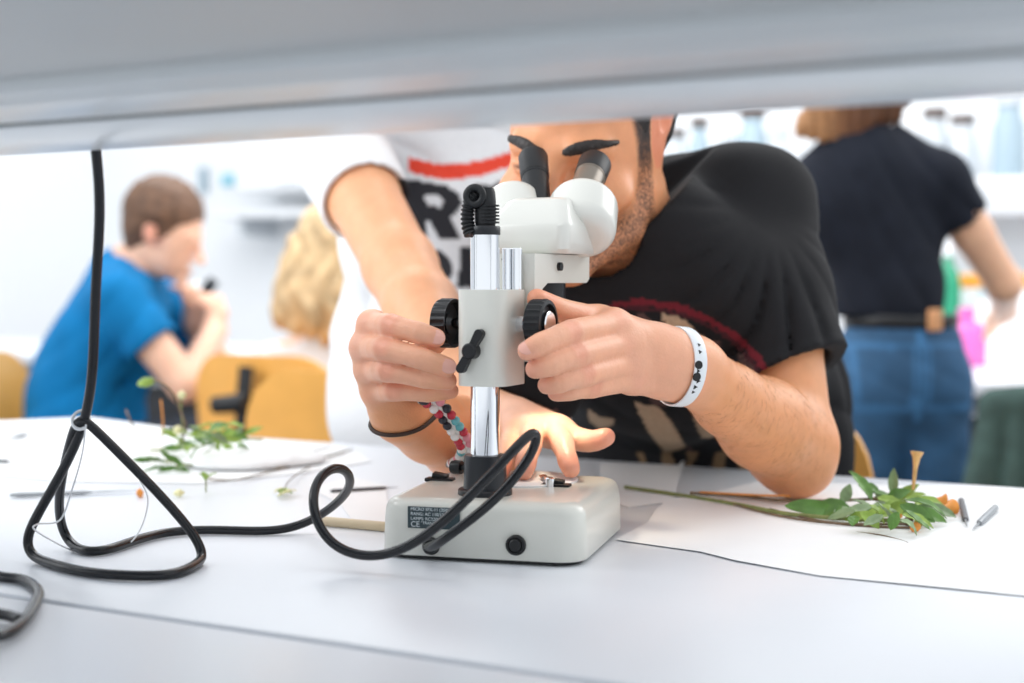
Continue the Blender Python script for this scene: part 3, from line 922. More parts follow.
def man_skin(V):
    base = V3((0.80, 0.355, 0.165))
    A = np.tile(base, (len(V), 1))
    handm = near(V, LH[1][0], 0.12); handm = np.maximum(handm, near(V, RH[1][1], 0.085)); handm = np.maximum(handm, near(V, LH[1][2], 0.09))
    A = mixc(A, (0.85, 0.43, 0.275), handm)
    for fs in (LH, RH):
        for ch in fs:
            A = mixc(A, (0.80, 0.30, 0.20), 0.50 * near(V, ch[1] + Vector((0, -0.008, 0.002)), 0.013))
            A = mixc(A, (0.82, 0.34, 0.24), 0.35 * near(V, ch[0] + Vector((0, -0.008, 0.002)), 0.015))
            A = mixc(A, (0.86, 0.36, 0.26), 0.45 * near(V, ch[3], 0.013))
    A = mixc(A, (0.85, 0.33, 0.20), 0.7 * near(V, LTH[3], 0.03))
    # head
    L = (np.c_[V, np.ones(len(V))] @ np.array(headF.inverted()).T)[:, :3]
    hm = (np.abs(L[:, 0]) < 0.10) & (L[:, 2] > -0.13) & (L[:, 2] < 0.2) & (V[:, 1] < 1.50) & (V[:, 2] > 0.21) & (L[:, 1] > -.13)
    x, y, z = L.T
    A[hm] = V3((0.78, 0.34, 0.165))
    A = mixc(A, (0.84, 0.27, 0.15), 0.5 * hm * np.exp(-((x / 0.02) ** 2 + ((z + 0.03) / 0.02) ** 2)) * (y < -0.08))
    A = mixc(A, (0.80, 0.24, 0.14), 0.6 * hm * (np.abs(x) > 0.0705) * (z < 0.08) * (z > -0.01))
    rn = np.random.RandomState(3).rand(len(V))
    nz = sinnoise(V[:, 0], V[:, 1], V[:, 2], 60, 5)
    # stubble: jaw, chin, moustache, up to the sideburn in front of the ear
    jaw = smoothstep(-0.030, -0.055, z - 0.25 * np.abs(x) * 0 + 0.25 * smoothstep(-0.03, 0.01, y) * -0.10)
    side = (1 - smoothstep(0.006, 0.016, np.abs(y + 0.016 + 0.25 * (z + 0.02)))) * (z < 0.05) * (np.abs(x) > 0.045)
    jaw = jaw * (1 - (np.abs(x) > 0.0665) * (z > -0.04)); side = side * (np.abs(x) < 0.070)
    lipz = np.exp(-((x / 0.022) ** 4 + ((z + 0.068) / 0.009) ** 4)) * (y < -0.075)
    nk = smoothstep(-0.113, -0.099, z)
    cheek = smoothstep(0.052, 0.040, z * -1) if False else 0
    b = np.clip(np.maximum(jaw * (1 - smoothstep(-0.016, -0.004, y)), side), 0, 1) * (1 - lipz) * nk * hm
    b = b * np.clip(0.50 + 0.9 * (rn - 0.45) + 0.25 * nz, 0, 0.92)
    A = mixc(A, (0.06, 0.035, 0.025), b)
    sb = side * smoothstep(-0.012, 0.010, z) * hm
    A = mixc(A, (0.02, 0.012, 0.010), np.clip(sb * (0.9 + 0.2 * nz), 0, 1) * (z < 0.09))
    A = mixc(A, (0.62, 0.20, 0.15), 0.6 * lipz * hm)
    # dark lash line of the closed eyes
    ls = hm * (y < -0.07) * np.exp(-(((np.abs(x) - 0.031) / 0.012) ** 4)) * np.exp(-(((z + 0.0015) / 0.0022) ** 2))
    A = mixc(A, (0.05, 0.02, 0.015), 0.85 * ls)
    return A


man = thing('person', Vector((0.20, 1.85, FLOOR)), 'man in black t-shirt bending over the microscope with both hands on its knobs', 'person')
body = link('body', F.mesh('body', man_skin), M_skin, man)
del F

# finger nails
def nail(par, p, tip, out, w=0.0058, l=0.0068):
    d = (tip - p).normalized(); o = (out - d * out.dot(d)).normalized(); s_ = d.cross(o)
    bm = bmesh.new(); n = 8; rows = []
    for i in range(n + 1):
        v = -1 + 2 * i / n; row = []
        for j in range(n + 1):
            u = -1 + 2 * j / n
            uu = u * math.sqrt(max(1 - 0.5 * v * v, 0)); vv = v * math.sqrt(max(1 - 0.5 * u * u, 0))
            row.append(bm.verts.new(p + d * (vv * l) + s_ * (uu * w) + o * (-(uu ** 2) * 0.0024 - 0.0003 * vv - 0.0006 * max(vv, 0) ** 2)))
        rows.append(row)
    for i in range(n):
        for j in range(n): bm.faces.new((rows[i][j], rows[i][j + 1], rows[i + 1][j + 1], rows[i + 1][j]))
    r = bmesh.ops.extrude_face_region(bm, geom=bm.faces[:])
    bmesh.ops.translate(bm, vec=-o * 0.0010, verts=[v for v in r['geom'] if isinstance(v, bmesh.types.BMVert)])
    link('fingernail', mesh_bm(bm, 60), M_nail, par)


toward = Vector((-0.1, -0.9, 0.3))
for ch, rr, off in ((LH[0], LR[0], (-0.55, -0.75, 0.1)), (RH[0], RR[0], (0.15, -1, 0.15)), (RH[1], RR[1], (0.15, -1, 0.2))):
    o = Vector(off).normalized(); d = (ch[3] - ch[2]).normalized(); o = (o - d * o.dot(d)).normalized()
    nail(body, ch[3] + o * (rr[3] + 0.0004) + d * 0.0005, ch[3] + d * 0.01 + o * (rr[3] + 0.0), o)

# hair cap, mostly hidden behind the shelf, and the eyebrows
h = 0.003
F = Field(hd(0, 0, 0.05) - Vector((0.14, 0.16, 0.16)), hd(0, 0, 0.05) + Vector((0.14, 0.16, 0.14)), h)
F.F = headF
F.ell((0, 0.022, 0.052), (0.082, 0.096, 0.090), k=0.01)
F.ell((0, -0.075, 0.02), (0.066, 0.060, 0.058), k=0.012, op='sub')
F.chain([(-0.075, -0.02, 0.0), (-0.074, -0.02, -0.0)], 0.001, k=0)
F.ell((0, -0.02, -0.05), (0.10, 0.075, 0.060), k=0.012, op='sub')
for s_ in (-1, 1): F.ell((s_ * 0.082, 0.012, 0.034), (0.024, 0.036, 0.046), k=0.006, op='sub')
F.warp(lambda x, y, z: 0.0022 * sinnoise(x, y, z, 35, 2))
link('hair', F.mesh('hair'), M_hair, man)
F.F = I3

brow_tree = BVHTree.FromPolygons([v.co.copy() for v in body.data.vertices], [p.vertices[:] for p in body.data.polygons])


def strands(name, par, m, roots, r=0.00035):
    bm = bmesh.new()
    for p, tipv in roots:
        q = p + tipv * 0.5 + Vector((0, -0.0004, 0)); e_ = p + tipv
        bm_tube(bm, [p, q, e_], [r, r * 0.8, r * 0.15], 3, caps=False)
    return link(name, mesh_bm(bm, 0), m, par)


rs = random.Random(4)
for s_ in (-1, 1):
    line = []
    for k in range(15):
        t = k / 14; lx = s_ * (0.013 + 0.039 * t); lz = 0.0165 + 0.0070 * math.sin(t * 1.9)
        hit = brow_tree.ray_cast(headF @ Vector((lx, -0.16, lz)), headF.to_3x3() @ Vector((0, 1, 0)))
        if hit[0]: line.append((hit[0], t))
    c_ = line[7][0]
    F = Field(c_ - Vector((0.04, 0.035, 0.03)), c_ + Vector((0.04, 0.035, 0.03)), 0.0009)
    F.chain([p for p, t in line], [0.0038 * (0.55 + 1.0 * math.sin(min(1, t * 1.9 + 0.25) * 1.57)) * (1 - 0.62 * t ** 3) for p, t in line], k=0, flat=((headF.to_3x3() @ Vector((0, 1, 0))), 0.42))
    F.warp(lambda x, y, z: 0.0006 * sinnoise(x, y, z, 260, 2))
    link('eyebrow', F.mesh('eyebrow'), M_hair, man)
    F = None
# short hair on the forearm
roots = []
ax = (WLj - ELj).normalized()
for k in range(1100):
    t = rs.random() ** 0.8; a = rs.random() * 2 * math.pi
    c = ELj + (WLj - ELj) * (t * 0.86)
    rad = Vector((rs.gauss(0, 1), rs.gauss(0, 1), rs.gauss(0, 1))); rad = (rad - ax * rad.dot(ax)).normalized()
    hit = brow_tree.ray_cast(c + rad * 0.12, -rad)
    if hit[0] is None or (hit[0] - c).length > 0.08: continue
    tv = (ax * 0.5 + Vector((0, 0, -0.8)) + rad * 0.2 + Vector((rs.gauss(0, .2), rs.gauss(0, .2), rs.gauss(0, .2))))
    tv = (tv - hit[1] * tv.dot(hit[1])).normalized() * 0.0065 + hit[1] * 0.0010
    roots.append((hit[0], tv))
ah = strands('arm_hair', body, mat('arm_hair', (0.34, 0.15, 0.06), 0.6), roots, 0.00008)
ah['kind'] = 'stuff'

# ------------------------------------------------------------------ black t-shirt
h = 0.0034
F = Field((-0.10, 1.30, -0.18), (0.48, 2.02, 0.42), h)
SLs = SLj + Vector((-0.008, 0.004, 0.006)); SRs = SRj + Vector((0, 0.004, 0.004))
F.chain([SRs, (SRs + SLs) / 2 + Vector((0.01, 0.065, 0.020)), SLs], [0.056, 0.066, 0.062], k=0.03)
F.chain([P(690, 214, 1.53), SLs + Vector((-0.02, 0.01, 0.0))], [0.060, 0.062], k=0.03)
F.chain([CN + CNn * 0.01, CN - CNn * 0.09], [0.066, 0.076], k=0.03)
F.ell((0.116, 1.437, 0.200), (0.082, 0.066, 0.064), k=0.03)
ben = Euler((0, 0, BA))
F.ell((0.170, 1.585, 0.165), (0.155, 0.115, 0.130), ben, k=0.05)
F.ell((0.245, 1.783, 0.02), (0.185, 0.098, 0.26), ben, k=0.05)
F.ell((0.205, 1.700, 0.115), (0.165, 0.110, 0.105), ben, k=0.05)
hemL = SLj + ua * 0.72
sl_dir = ua.normalized()
F.chain([SLs, SLs + ua * 0.35 + Vector((0.010, 0, -0.002)), hemL + Vector((0.012, 0.0, 0.0)) + ua * 0.12], [0.060, 0.060, 0.067], k=0.03)
ur = ERj - SRj
F.chain([SRs, SRj + ur * 0.45, SRj + ur * 0.80], [0.060, 0.060, 0.060], k=0.03)


def folds(x, y, z):
    q = np.zeros_like(x)
    # long folds running down from the shoulder over chest and sleeve
    ax = np.array(list(SLj)); rx = x - ax[0]; rz = z - ax[2]
    an = np.arctan2(rz, rx); rr = np.hypot(rx, rz)
    wob = 0.5 * np.sin(rr * 26 + y * 11)
    f1 = np.sin(an * 11 + wob * 1.6 + y * 10)
    q += 0.0064 * (1 - smoothstep(-0.01, 0.05, rz)) * (1 - np.abs(f1)) ** 2 * np.clip(0.5 + 1.3 * sinnoise(x, y, z, 3.5, 31, 2), 0, 1.4) * smoothstep(0.03, 0.09, rr) * (1 - smoothstep(0.20, 0.32, rr))
    q += 0.0035 * sinnoise(x, y * 0.5, z, 7, 11, 2)
    # slack drag lines across the belly
    q += 0.0035 * (1 - np.abs(np.sin(z * 34 + x * 16 + 2 * np.sin(x * 12)))) ** 3 * smoothstep(0.22, 0.10, z)
    return q


F.warp(folds)
# sleeve ends, neckline, inner hollow
F.plane(hemL, sl_dir + Vector((0.38, 0.0, 0.0)), lo=hemL - Vector((0.10, 0.11, 0.14)), hi=hemL + Vector((0.12, 0.11, 0.035)))
hr_ = SRj + ur * 0.66
F.plane(hr_, ur, lo=hr_ - Vector((0.09, 0.09, 0.12)), hi=hr_ + Vector((0.055, 0.09, 0.02)))
F.chain([hemL - ua * 0.12, hemL + ua * 0.3], [0.050, 0.060], op='sub', k=0.003)
F.chain([hr_ - ur * 0.30, hr_ + ur * 0.3], [0.046, 0.055], op='sub', k=0.003)
# neck opening
F.plane(CN, CNn, lo=(0.03, 1.30, 0.225), hi=(0.34, 1.485, 0.42))
F.chain([hd(0.004, 0.020, -0.04), hd(0.010, 0.025, -0.080)], [0.066, 0.062], op='sub', k=0.003)


def in_poly(x, z, poly):
    c = np.zeros(len(x), bool); n = len(poly)
    for i in range(n):
        x1, z1 = poly[i]; x2, z2 = poly[(i + 1) % n]
        m = ((z1 > z) != (z2 > z)) & (x < (x2 - x1) * (z - z1) / ((z2 - z1) if z2 != z1 else 1e-9) + x1)
        c ^= m
    return c


def shirt_px(V):
    """front of the chest unrolled onto upright print coordinates (photo survey units)"""
    dx, dy, dz = V[:, 0], V[:, 1], V[:, 2] - CAM.z
    xc = dx; yc = dz * CP + dy * SP; zc = dy * CP - dz * SP
    return 512 + FX * xc / zc, 341.5 - FX * yc / zc


def black_print(V):
    A = np.tile(V3((0.009, 0.009, 0.011)), (len(V), 1))
    x, y = shirt_px(V); front = (V[:, 1] < 1.72)
    nz = sinnoise(x / 100, y / 100, x * 0, 2.2, 9, 3)
    # maroon arc of the print's border
    cx, cy = 640, 455
    rr = np.hypot((x - cx) / 1.0, (y - cy) / 1.0)
    arc = (np.abs(rr - 152 + 3 * nz) < 3.2) & (y < 440) & (x > 610) & front
    A[arc] = V3((0.16, 0.012, 0.022))
    arc2 = (np.abs(rr - 146 + 3 * nz) < 2) & (y < 440) & (x > 615) & front
    A[arc2] = V3((0.06, 0.012, 0.018))
    inside = (rr < 143) & front
    bone = V3((0.50, 0.36, 0.24)); dk = V3((0.10, 0.055, 0.05))
    A[inside & (nz > 0.22)] = dk
    for poly, c in (([(660, 312), (682, 318), (704, 338), (722, 366), (712, 372), (690, 352), (668, 336)], bone),
                    ([(634, 402), (660, 408), (676, 430), (686, 448), (664, 452), (648, 432)], bone),
                    ([(588, 408), (598, 416), (614, 418), (620, 406), (612, 424), (598, 428), (588, 420)], bone * 0.8),
                    ([(690, 400), (704, 416), (716, 436), (702, 438), (694, 420)], bone * 0.7)):
        A[in_poly(x + 3 * nz, y + 3 * nz, poly) & inside] = c
    strip = (y > 452) & (y < 470) & (x > 560) & (x < 745) & front
    A[strip & (nz + 0.5 * np.sin(x / 4.2) > 0.0)] = V3((0.30, 0.19, 0.10))
    return A


shirt = link('t_shirt', F.mesh('t_shirt', black_print, 2), M_cloth, man)
del F
# simple dark trousers and shoes below the table, out of the photograph's sight
M_trouser = mat('dark_denim', (0.03, 0.035, 0.05), 0.8, noise=0.1, nscale=60)
F = Field((-0.12, 1.20, FLOOR), (0.52, 2.10, 0.0), 0.009)
hp = Vector((0.24, 1.80, -0.24))
F.ell(hp, (0.165, 0.11, 0.115), Euler((0, 0, BA)), k=0.03)
for s_ in (-1, 1):
    k_ = hp + Vector((s_ * 0.13 - 0.15, -0.36, 0.02)); a_ = Vector((k_.x + s_ * 0.01, k_.y + 0.05, FLOOR + 0.10))
    F.chain([hp + Vector((s_ * 0.08, 0, -0.01)), k_], [0.088, 0.062], k=0.03)
    F.chain([k_, a_], [0.060, 0.045], k=0.02)
link('trousers', F.mesh('trousers'), M_trouser, man)
for s_ in (-1, 1):
    a_ = Vector((hp.x - 0.15 + s_ * 0.14, hp.y - 0.31, FLOOR + 0.035))
    F = Field(a_ - Vector((0.08, 0.24, 0.04)), a_ + Vector((0.08, 0.10, 0.12)), 0.006)
    F.chain([a_ + Vector((0, 0.04, 0.01)), a_ + Vector((0, -0.14, 0))], [0.040, 0.038], k=0.01, flat=((0, 0, 1), 0.85)); F.chain([a_ + Vector((0, 0.03, 0.02)), a_ + Vector((0, 0.02, 0.07))], 0.042, k=0.02)
    link('shoe', F.mesh('shoe'), M_black, man)

# white patterned band on his left wrist
bc = P(665, 371, 1.222)
ax_ = (ELj - WLj).normalized()
ax_ = Vector((0.86, 0.48, -0.10)).normalized()
body_tree = brow_tree


def wrap_ring(c, ax, off=0.001, n=72, r0=0.08):
    q = ax.to_track_quat('Z', 'Y'); pts = []
    for k in range(n):
        a = 2 * math.pi * k / n; d = q @ Vector((math.cos(a), math.sin(a), 0))
        hit = body_tree.ray_cast(c, d, r0)           # from inside outwards
        r = (hit[0] - c).length if hit[0] else 0.03
        pts.append((d, r + off))
    # smooth the radius
    for _ in range(6):
        pts = [(pts[i][0], (pts[i - 1][1] + pts[i][1] * 2 + pts[(i + 1) % n][1]) / 4) for i in range(n)]
    return [c + d * r for d, r in pts]


def wrist_band(name, c, ax, width, th, m, par):
    inner = wrap_ring(c, ax, 0.0014); n = len(inner); bm = bmesh.new(); rings = []
    for w, t in ((-0.5, 0.0), (-0.5, th * 0.7), (-0.38, th), (0.38, th), (0.5, th * 0.7), (0.5, 0.0)):
        rings.append([bm.verts.new(p + ax * (w * width) + (p - c).normalized() * t) for p in inner])
    for i in range(len(rings)):
        a, b = rings[i], rings[(i + 1) % len(rings)]
        for k in range(n): bm.faces.new((a[k], a[(k + 1) % n], b[(k + 1) % n], b[k]))
    return link(name, mesh_bm(bm, 40), m, par), inner


M_band = mat('white_band', (0.80, 0.84, 0.88), 0.35)
band, inner = wrist_band('wrist_band', bc, ax_, 0.0122, 0.0018, M_band, man)
bm = bmesh.new()
for px_, py_, r_, pr in ((690, 365, 0.0038, 0), (691, 377, 0.0040, 0), (695, 371, 0.0022, 1), (698, 381, 0.0026, 1), (692, 387, 0.0026, 1), (684, 392, 0.002, 1), (691, 352, 0.0022, 1), (687, 345, 0.0020, 1)):
    dgm = [vv.co.copy() for vv in band.data.vertices]
    bt = BVHTree.FromPolygons(dgm, [p.vertices[:] for p in band.data.polygons])
    for dx_ in (0, 3, 6, -3, 9, 12, -6):
        v = P(px_ + dx_, py_, 1.1) - CAM; hit = bt.ray_cast(CAM, v.normalized())
        v2 = P(px_ + dx_ - 4, py_, 1.1) - CAM; h2 = bt.ray_cast(CAM, v2.normalized())
        if hit[0] is not None and h2[0] is not None and hit[0].y < bc.y + 0.01: break
    else: continue
    nn = hit[1] if hit[1].dot(v) < 0 else -hit[1]
    bm_lathe(bm, [(0, -0.0006), (r_, -0.0006), (r_ * 0.9, 0.0005), (0, 0.0006)], axisM(hit[0], nn), 16 if not pr else 3)
link('band_spots', mesh_bm(bm, 30), M_black, band)
# thin dark cord bracelets on his right wrist
axr = (ERj - WRj).normalized()
axr = Vector((0.10, 0.35, -0.93)).normalized()
c_ = WRj + Vector((0.003, 0.002, -0.006))
ring = wrap_ring(c_, axr, 0.0016)
link('cord_bracelet', tube(ring, 0.0019, 8, closed=True), mat('brown_cord', (0.05, 0.03, 0.022), 0.7), man)
# bead bracelet, two woven rows, hanging loose over his right forearm
front_px = [(421, 396), (431, 401), (441, 409), (449, 420), (457, 431), (464, 442), (466, 452)]
pts = [P(x_, y_, Y_) for (x_, y_), Y_ in zip(front_px, (1.168, 1.168, 1.170, 1.176, 1.184, 1.194, 1.206))]
pts += [P(458, 464, pts[-1].y + 0.03), P(440, 462, 1.37), P(412, 430, 1.36), P(404, 402, 1.30)]
loop = spline(pts, 14, closed=True)
# even spacing
acc = [0.0]
for i in range(len(loop)): acc.append(acc[-1] + (loop[(i + 1) % len(loop)] - loop[i]).length)
tot = acc[-1]; nb = int(tot / 0.0072)
beadm = [mat('bead_white', (0.85, 0.84, 0.82), 0.3), mat('bead_red', (0.55, 0.03, 0.06), 0.25), mat('bead_teal', (0.15, 0.50, 0.55), 0.25), mat('bead_black', (0.02, 0.02, 0.03), 0.2), mat('bead_pink', (0.80, 0.30, 0.36), 0.3)]
bb = thing('bead_bracelet', pts[3], 'woven bracelet of white, red, teal and black beads on the wrist beside the pole', 'bracelet')
link('cord', tube(loop, 0.0016, 6, closed=True), beadm[0], bb)
bms = {}
rs = random.Random(12)
for k in range(nb):
    d = tot * k / nb; i = max(j for j in range(len(loop)) if acc[j] <= d)
    p = loop[i].lerp(loop[(i + 1) % len(loop)], (d - acc[i]) / max(acc[i + 1] - acc[i], 1e-6))
    t = (loop[(i + 1) % len(loop)] - loop[i]).normalized()
    side = t.cross(Vector((0, 1, 0.1))).normalized()
    for row in (-1, 1):
        ci = rs.choice([0, 0, 1, 2, 3, 4, 0, 1, 3]) if (k // 3) % 2 else rs.choice([0, 0, 0, 1, 2, 3])
        if ci not in bms:
            bm = bmesh.new(); bmesh.ops.create_uvsphere(bm, u_segments=14, v_segments=9, radius=0.0040)
            bms[ci] = mesh_bm(bm, 60); bms[ci].materials.append(beadm[ci])
        o = bpy.data.objects.new('bead', bms[ci]); C.collection.objects.link(o); o.parent = bb
        o.location = p + side * (row * 0.0040) - bb.location
        o.scale = (1, 1, 1)

# ------------------------------------------------------------------ man in white t-shirt reaching over
WS = P(328, 132, 1.89); WE = P(400, 266, 1.62); WW = P(468, 402, 1.375)
WH = [
    [P(556, 430, 1.250), P(563, 445, 1.212), P(568, 461, 1.190), P(571, 469, 1.182)],
    [P(533, 430, 1.250), P(530, 446, 1.208), P(526, 463, 1.184), P(524, 471, 1.176)],
    [P(513, 433, 1.255), P(507, 450, 1.218), P(502, 465, 1.195), P(499, 473, 1.186)],
    [P(497, 438, 1.275), P(489, 454, 1.245), P(483, 466, 1.225), P(480, 473, 1.215)],
]
WR_ = [[.0105, .0096, .0086, .0078], [.0108, .0098, .0088, .0080], [.0104, .0096, .0086, .0076], [.0094, .0086, .0076, .0068]]
WT = [P(520, 422, 1.295), P(560, 434, 1.255), P(589, 441, 1.228), P(606, 437, 1.215)]
h = 0.0024
F = Field((-0.34, 1.13, -0.28), (0.28, 2.14, 0.60), h)
F.chain([WS, WS + (WE - WS) * 0.5, WE], [0.054, 0.045, 0.0395], k=0.02)
F.chain([WE, WE + (WW - WE) * 0.35, WE + (WW - WE) * 0.75, WW], [0.0395, 0.0405, 0.0310, 0.0265], k=0.02)
hand(F, WW, WH, WR_, WT, WE, palm_r=0.0145)
WN = Vector((-0.055, 1.91, 0.535))
F.chain([WS, WN - Vector((0, 0, 0.06)), Vector((0.12, 1.93, 0.38))], [0.05, 0.06, 0.05], k=0.02)
WS2 = Vector((0.125, 1.94, 0.37)); WE2 = Vector((0.170, 2.07, 0.10)); WW2 = Vector((0.190, 2.04, -0.13))
F.chain([WS2, WE2], [0.050, 0.039], k=0.02); F.chain([WE2, WW2], [0.039, 0.028], k=0.02)
for q_ in range(4): F.chain([WW2 + Vector((0, 0.012 * (q_ - 1.5), -0.03)), WW2 + Vector((0, 0.013 * (q_ - 1.5), -0.08)), WW2 + Vector((-0.012, 0.012 * (q_ - 1.5), -0.105))], [0.016, 0.0095, 0.008], k=0.004)
F.chain([WW2, WW2 + Vector((-0.005, -0.035, -0.05))], [0.02, 0.010], k=0.01)
F.chain([WN - Vector((0, 0, 0.05)), WN + Vector((0.0, -0.05, 0.09))], [0.056, 0.056], k=0.02)


def white_skin(V):
    A = np.tile(V3((0.82, 0.41, 0.22)), (len(V), 1))
    A = mixc(A, (0.88, 0.50, 0.34), near(V, WH[1][0], 0.12))
    for ch in WH + [WT]: A = mixc(A, (0.86, 0.34, 0.24), 0.6 * near(V, ch[3], 0.022))
    return A


wman = thing('person', Vector((-0.03, 2.05, FLOOR)), 'man in white t-shirt with red and black print reaching a hand to the microscope base', 'person')
wb = F
# head, hidden behind the shelf from the photograph's place
HW = Matrix.LocRotScale(WN + Vector((0.005, -0.075, 0.20)), (Matrix.Rotation(R(10), 3, 'Z') @ Matrix.Rotation(R(25), 3, 'X')).to_quaternion(), None)


def plain_head(F, M, s=1.0, ear=True):
    F.F = M @ Matrix.Scale(s, 4)
    F.ell((0, 0.012 * s, 0.045), (0.074 * s, 0.092 * s, 0.085 * s), k=0.01)
    F.ell((0, -0.030, -0.005), (0.062 * s, 0.055 * s, 0.078 * s), k=0.02)
    F.ell((0, -0.024, -0.060), (0.050 * s, 0.050 * s, 0.044 * s), k=0.02)
    F.ell((0, -0.070, -0.097), (0.020, 0.017, 0.016), k=0.016)
    F.chain([(-0.038, -0.072, 0.018), (0, -0.083, 0.014), (0.038, -0.072, 0.018)], 0.009, k=0.014)
    for q in (-1, 1):
        F.ell((q * 0.031, -0.090, -0.003), (0.017, 0.014, 0.011), k=0.012, op='sub')
        F.ell((q * 0.031, -0.069, -0.002), (0.014, 0.0125, 0.0115), k=0.004)
        F.ell((q * 0.0125, -0.098, -0.038), (0.0085, 0.011, 0.008), k=0.006)
        if ear:
            F.ell((q * 0.077, 0.010, 0.0), (0.006, 0.0185, 0.030), Euler((R(-12), 0, R(q * -22))), k=0.004)
            F.ell((q * 0.0835, 0.004, 0.004), (0.005, 0.011, 0.018), Euler((R(-12), 0, R(q * -22))), k=0.003, op='sub')
    F.chain([(0, -0.082, 0.012), (0, -0.096, -0.012), (0, -0.110, -0.036)], [0.0085, 0.0085, 0.0105], k=0.010)
    F.chain([(-0.023, -0.080, -0.066), (0, -0.0905, -0.0640), (0.023, -0.080, -0.066)], [0.003, 0.0048, 0.003], k=0.004)
    F.chain([(-0.021, -0.080, -0.069), (0, -0.0895, -0.0735), (0.021, -0.080, -0.069)], [0.003, 0.0058, 0.003], k=0.004)
    F.F = Matrix.Identity(4)


link('body', F.mesh('body', white_skin), M_skin, wman)
del F
F = Field(HW.translation - Vector((0.14, 0.17, 0.19)), HW.translation + Vector((0.14, 0.16, 0.17)), 0.004)
plain_head(F, HW)
F.chain([HW @ Vector((0, 0.025, -0.05)), WN + Vector((0, -0.03, 0.03))], [0.056, 0.056], k=0.02)
hd_ = F.mesh('head', lambda V: np.tile(V3((0.84, 0.46, 0.28)), (len(V), 1)))
link('head', hd_, M_skin, wman)


def hair_cap(M, s=1.0, res=0.005, amp=0.003, name='hair', m=None, par=None, back=0.0, front=0.058):
    F = Field(M.translation - Vector((0.16, 0.16, 0.16)), M.translation + Vector((0.16, 0.16, 0.20)), res)
    F.F = M
    F.ell((0, 0.022, 0.054), (0.084 * s, 0.100 * s, 0.092 * s), k=0.01)
    F.ell((0, 0.055, 0.00), (0.072, 0.055, 0.075 + back), k=0.02)
    F.ell((0, -0.085, 0.005), (0.090, 0.062, front), k=0.012, op='sub')
    F.ell((0, -0.02, -0.06), (0.10, 0.075, 0.060), k=0.012, op='sub')
    for q in (-1, 1): F.ell((q * 0.088, 0.004, -0.015), (0.022, 0.030, 0.045), k=0.006, op='sub')
    F.warp(lambda x, y, z: amp * sinnoise(x, y, z, 30, 2))
    return link(name, F.mesh('hair'), m, par)


hair_cap(HW, m=M_hair, par=wman)
# shirt
F = Field((-0.36, 1.60, -0.30), (0.30, 2.22, 0.56), 0.0034)
ben = Euler((0, 0, R(-14)))
SLh = WS + (WE - WS) * 0.56
wd = (WE - WS)
F.chain([WS + Vector((0.02, 0.02, -0.005)), WN - Vector((0, -0.03, 0.075)), Vector((0.13, 1.95, 0.375))], [0.068, 0.085, 0.066], k=0.04)
F.ell((-0.070, 1.965, 0.29), (0.180, 0.115, 0.16), ben, k=0.05)
F.ell((-0.085, 2.050, 0.05), (0.190, 0.115, 0.30), ben, k=0.06)
F.chain([WS2, WS2 + (WE2 - WS2) * 0.55], [0.064, 0.060], k=0.03)
F.chain([WS + Vector((0, 0.005, 0.004)), WS + wd * 0.72], [0.066, 0.055], k=0.03)


def wfolds(x, y, z):
    q = 0.004 * sinnoise(x, y, z, 5, 21, 2)
    an = np.arctan2(z - WS.z, x - WS.x); rr = np.hypot(z - WS.z, x - WS.x)
    q += 0.006 * (1 - np.abs(np.sin(an * 7 + rr * 14))) ** 2 * smoothstep(0.05, 0.12, rr) * (1 - smoothstep(0.2, 0.35, rr))
    q += 0.005 * (1 - np.abs(np.sin(z * 24 + x * 18 + 2 * np.sin(x * 10)))) ** 2 * smoothstep(0.22, 0.08, z)
    return q


F.warp(wfolds)
F.plane(SLh, wd, lo=SLh - Vector((0.09, 0.11, 0.14)), hi=SLh + Vector((0.085, 0.11, 0.05)))
F.chain([SLh - wd * 0.15, SLh + wd * 0.3], [0.048, 0.052], op='sub', k=0.003)
F.chain([WN - Vector((0, 0, 0.01)), WN + Vector((0, -0.04, 0.09))], [0.064, 0.07], op='sub', k=0.004)


def white_print(V):
    A = np.tile(V3((0.84, 0.85, 0.87)), (len(V), 1))
    x, y = shirt_px(V); fr = V[:, 1] < 2.03
    dk = V3((0.022, 0.022, 0.028)); red = V3((0.85, 0.065, 0.03))
    yb = np.interp(x, [400, 410, 425, 445, 480, 517, 560], [160, 164.5, 169, 172.5, 168.5, 157, 135])
    arc = (np.abs(y - yb) < 7.5) & (x > 409) & (x < 560) & fr
    A[arc] = red
    # bold black letters sitting under the arc
    R_ = [(398, 178), (428, 182), (445, 185), (459, 194), (463, 203), (457, 213), (450, 216), (460, 238), (440, 240), (430, 222), (426, 220), (428, 240), (398, 240)]
    hole = [(424, 194), (438, 196), (445, 202), (440, 207), (430, 206), (424, 200)]
    A_ = [(459, 247), (472, 247), (474, 288), (456, 287), (460, 265)]
    S_ = [(410, 247), (428, 249), (440, 250), (450, 258), (453, 270), (449, 282), (440, 288), (428, 290), (410, 280)]
    T_ = [(476, 184), (492, 186), (512, 174), (524, 176), (520, 196), (508, 240), (480, 236), (470, 200)]
    for poly in (R_, A_, S_, T_): A[in_poly(x, y, poly) & fr] = dk
    A[in_poly(x, y, hole) & fr] = V3((0.84, 0.85, 0.87))
    return A


link('t_shirt', F.mesh('t_shirt', white_print, 2), M_whitecloth, wman)
del F
M_jeans = mat('blue_denim', (0.055, 0.16, 0.29), 0.8, attr='Col', noise=0.12, nscale=25, bump=0.2, bscale=700)


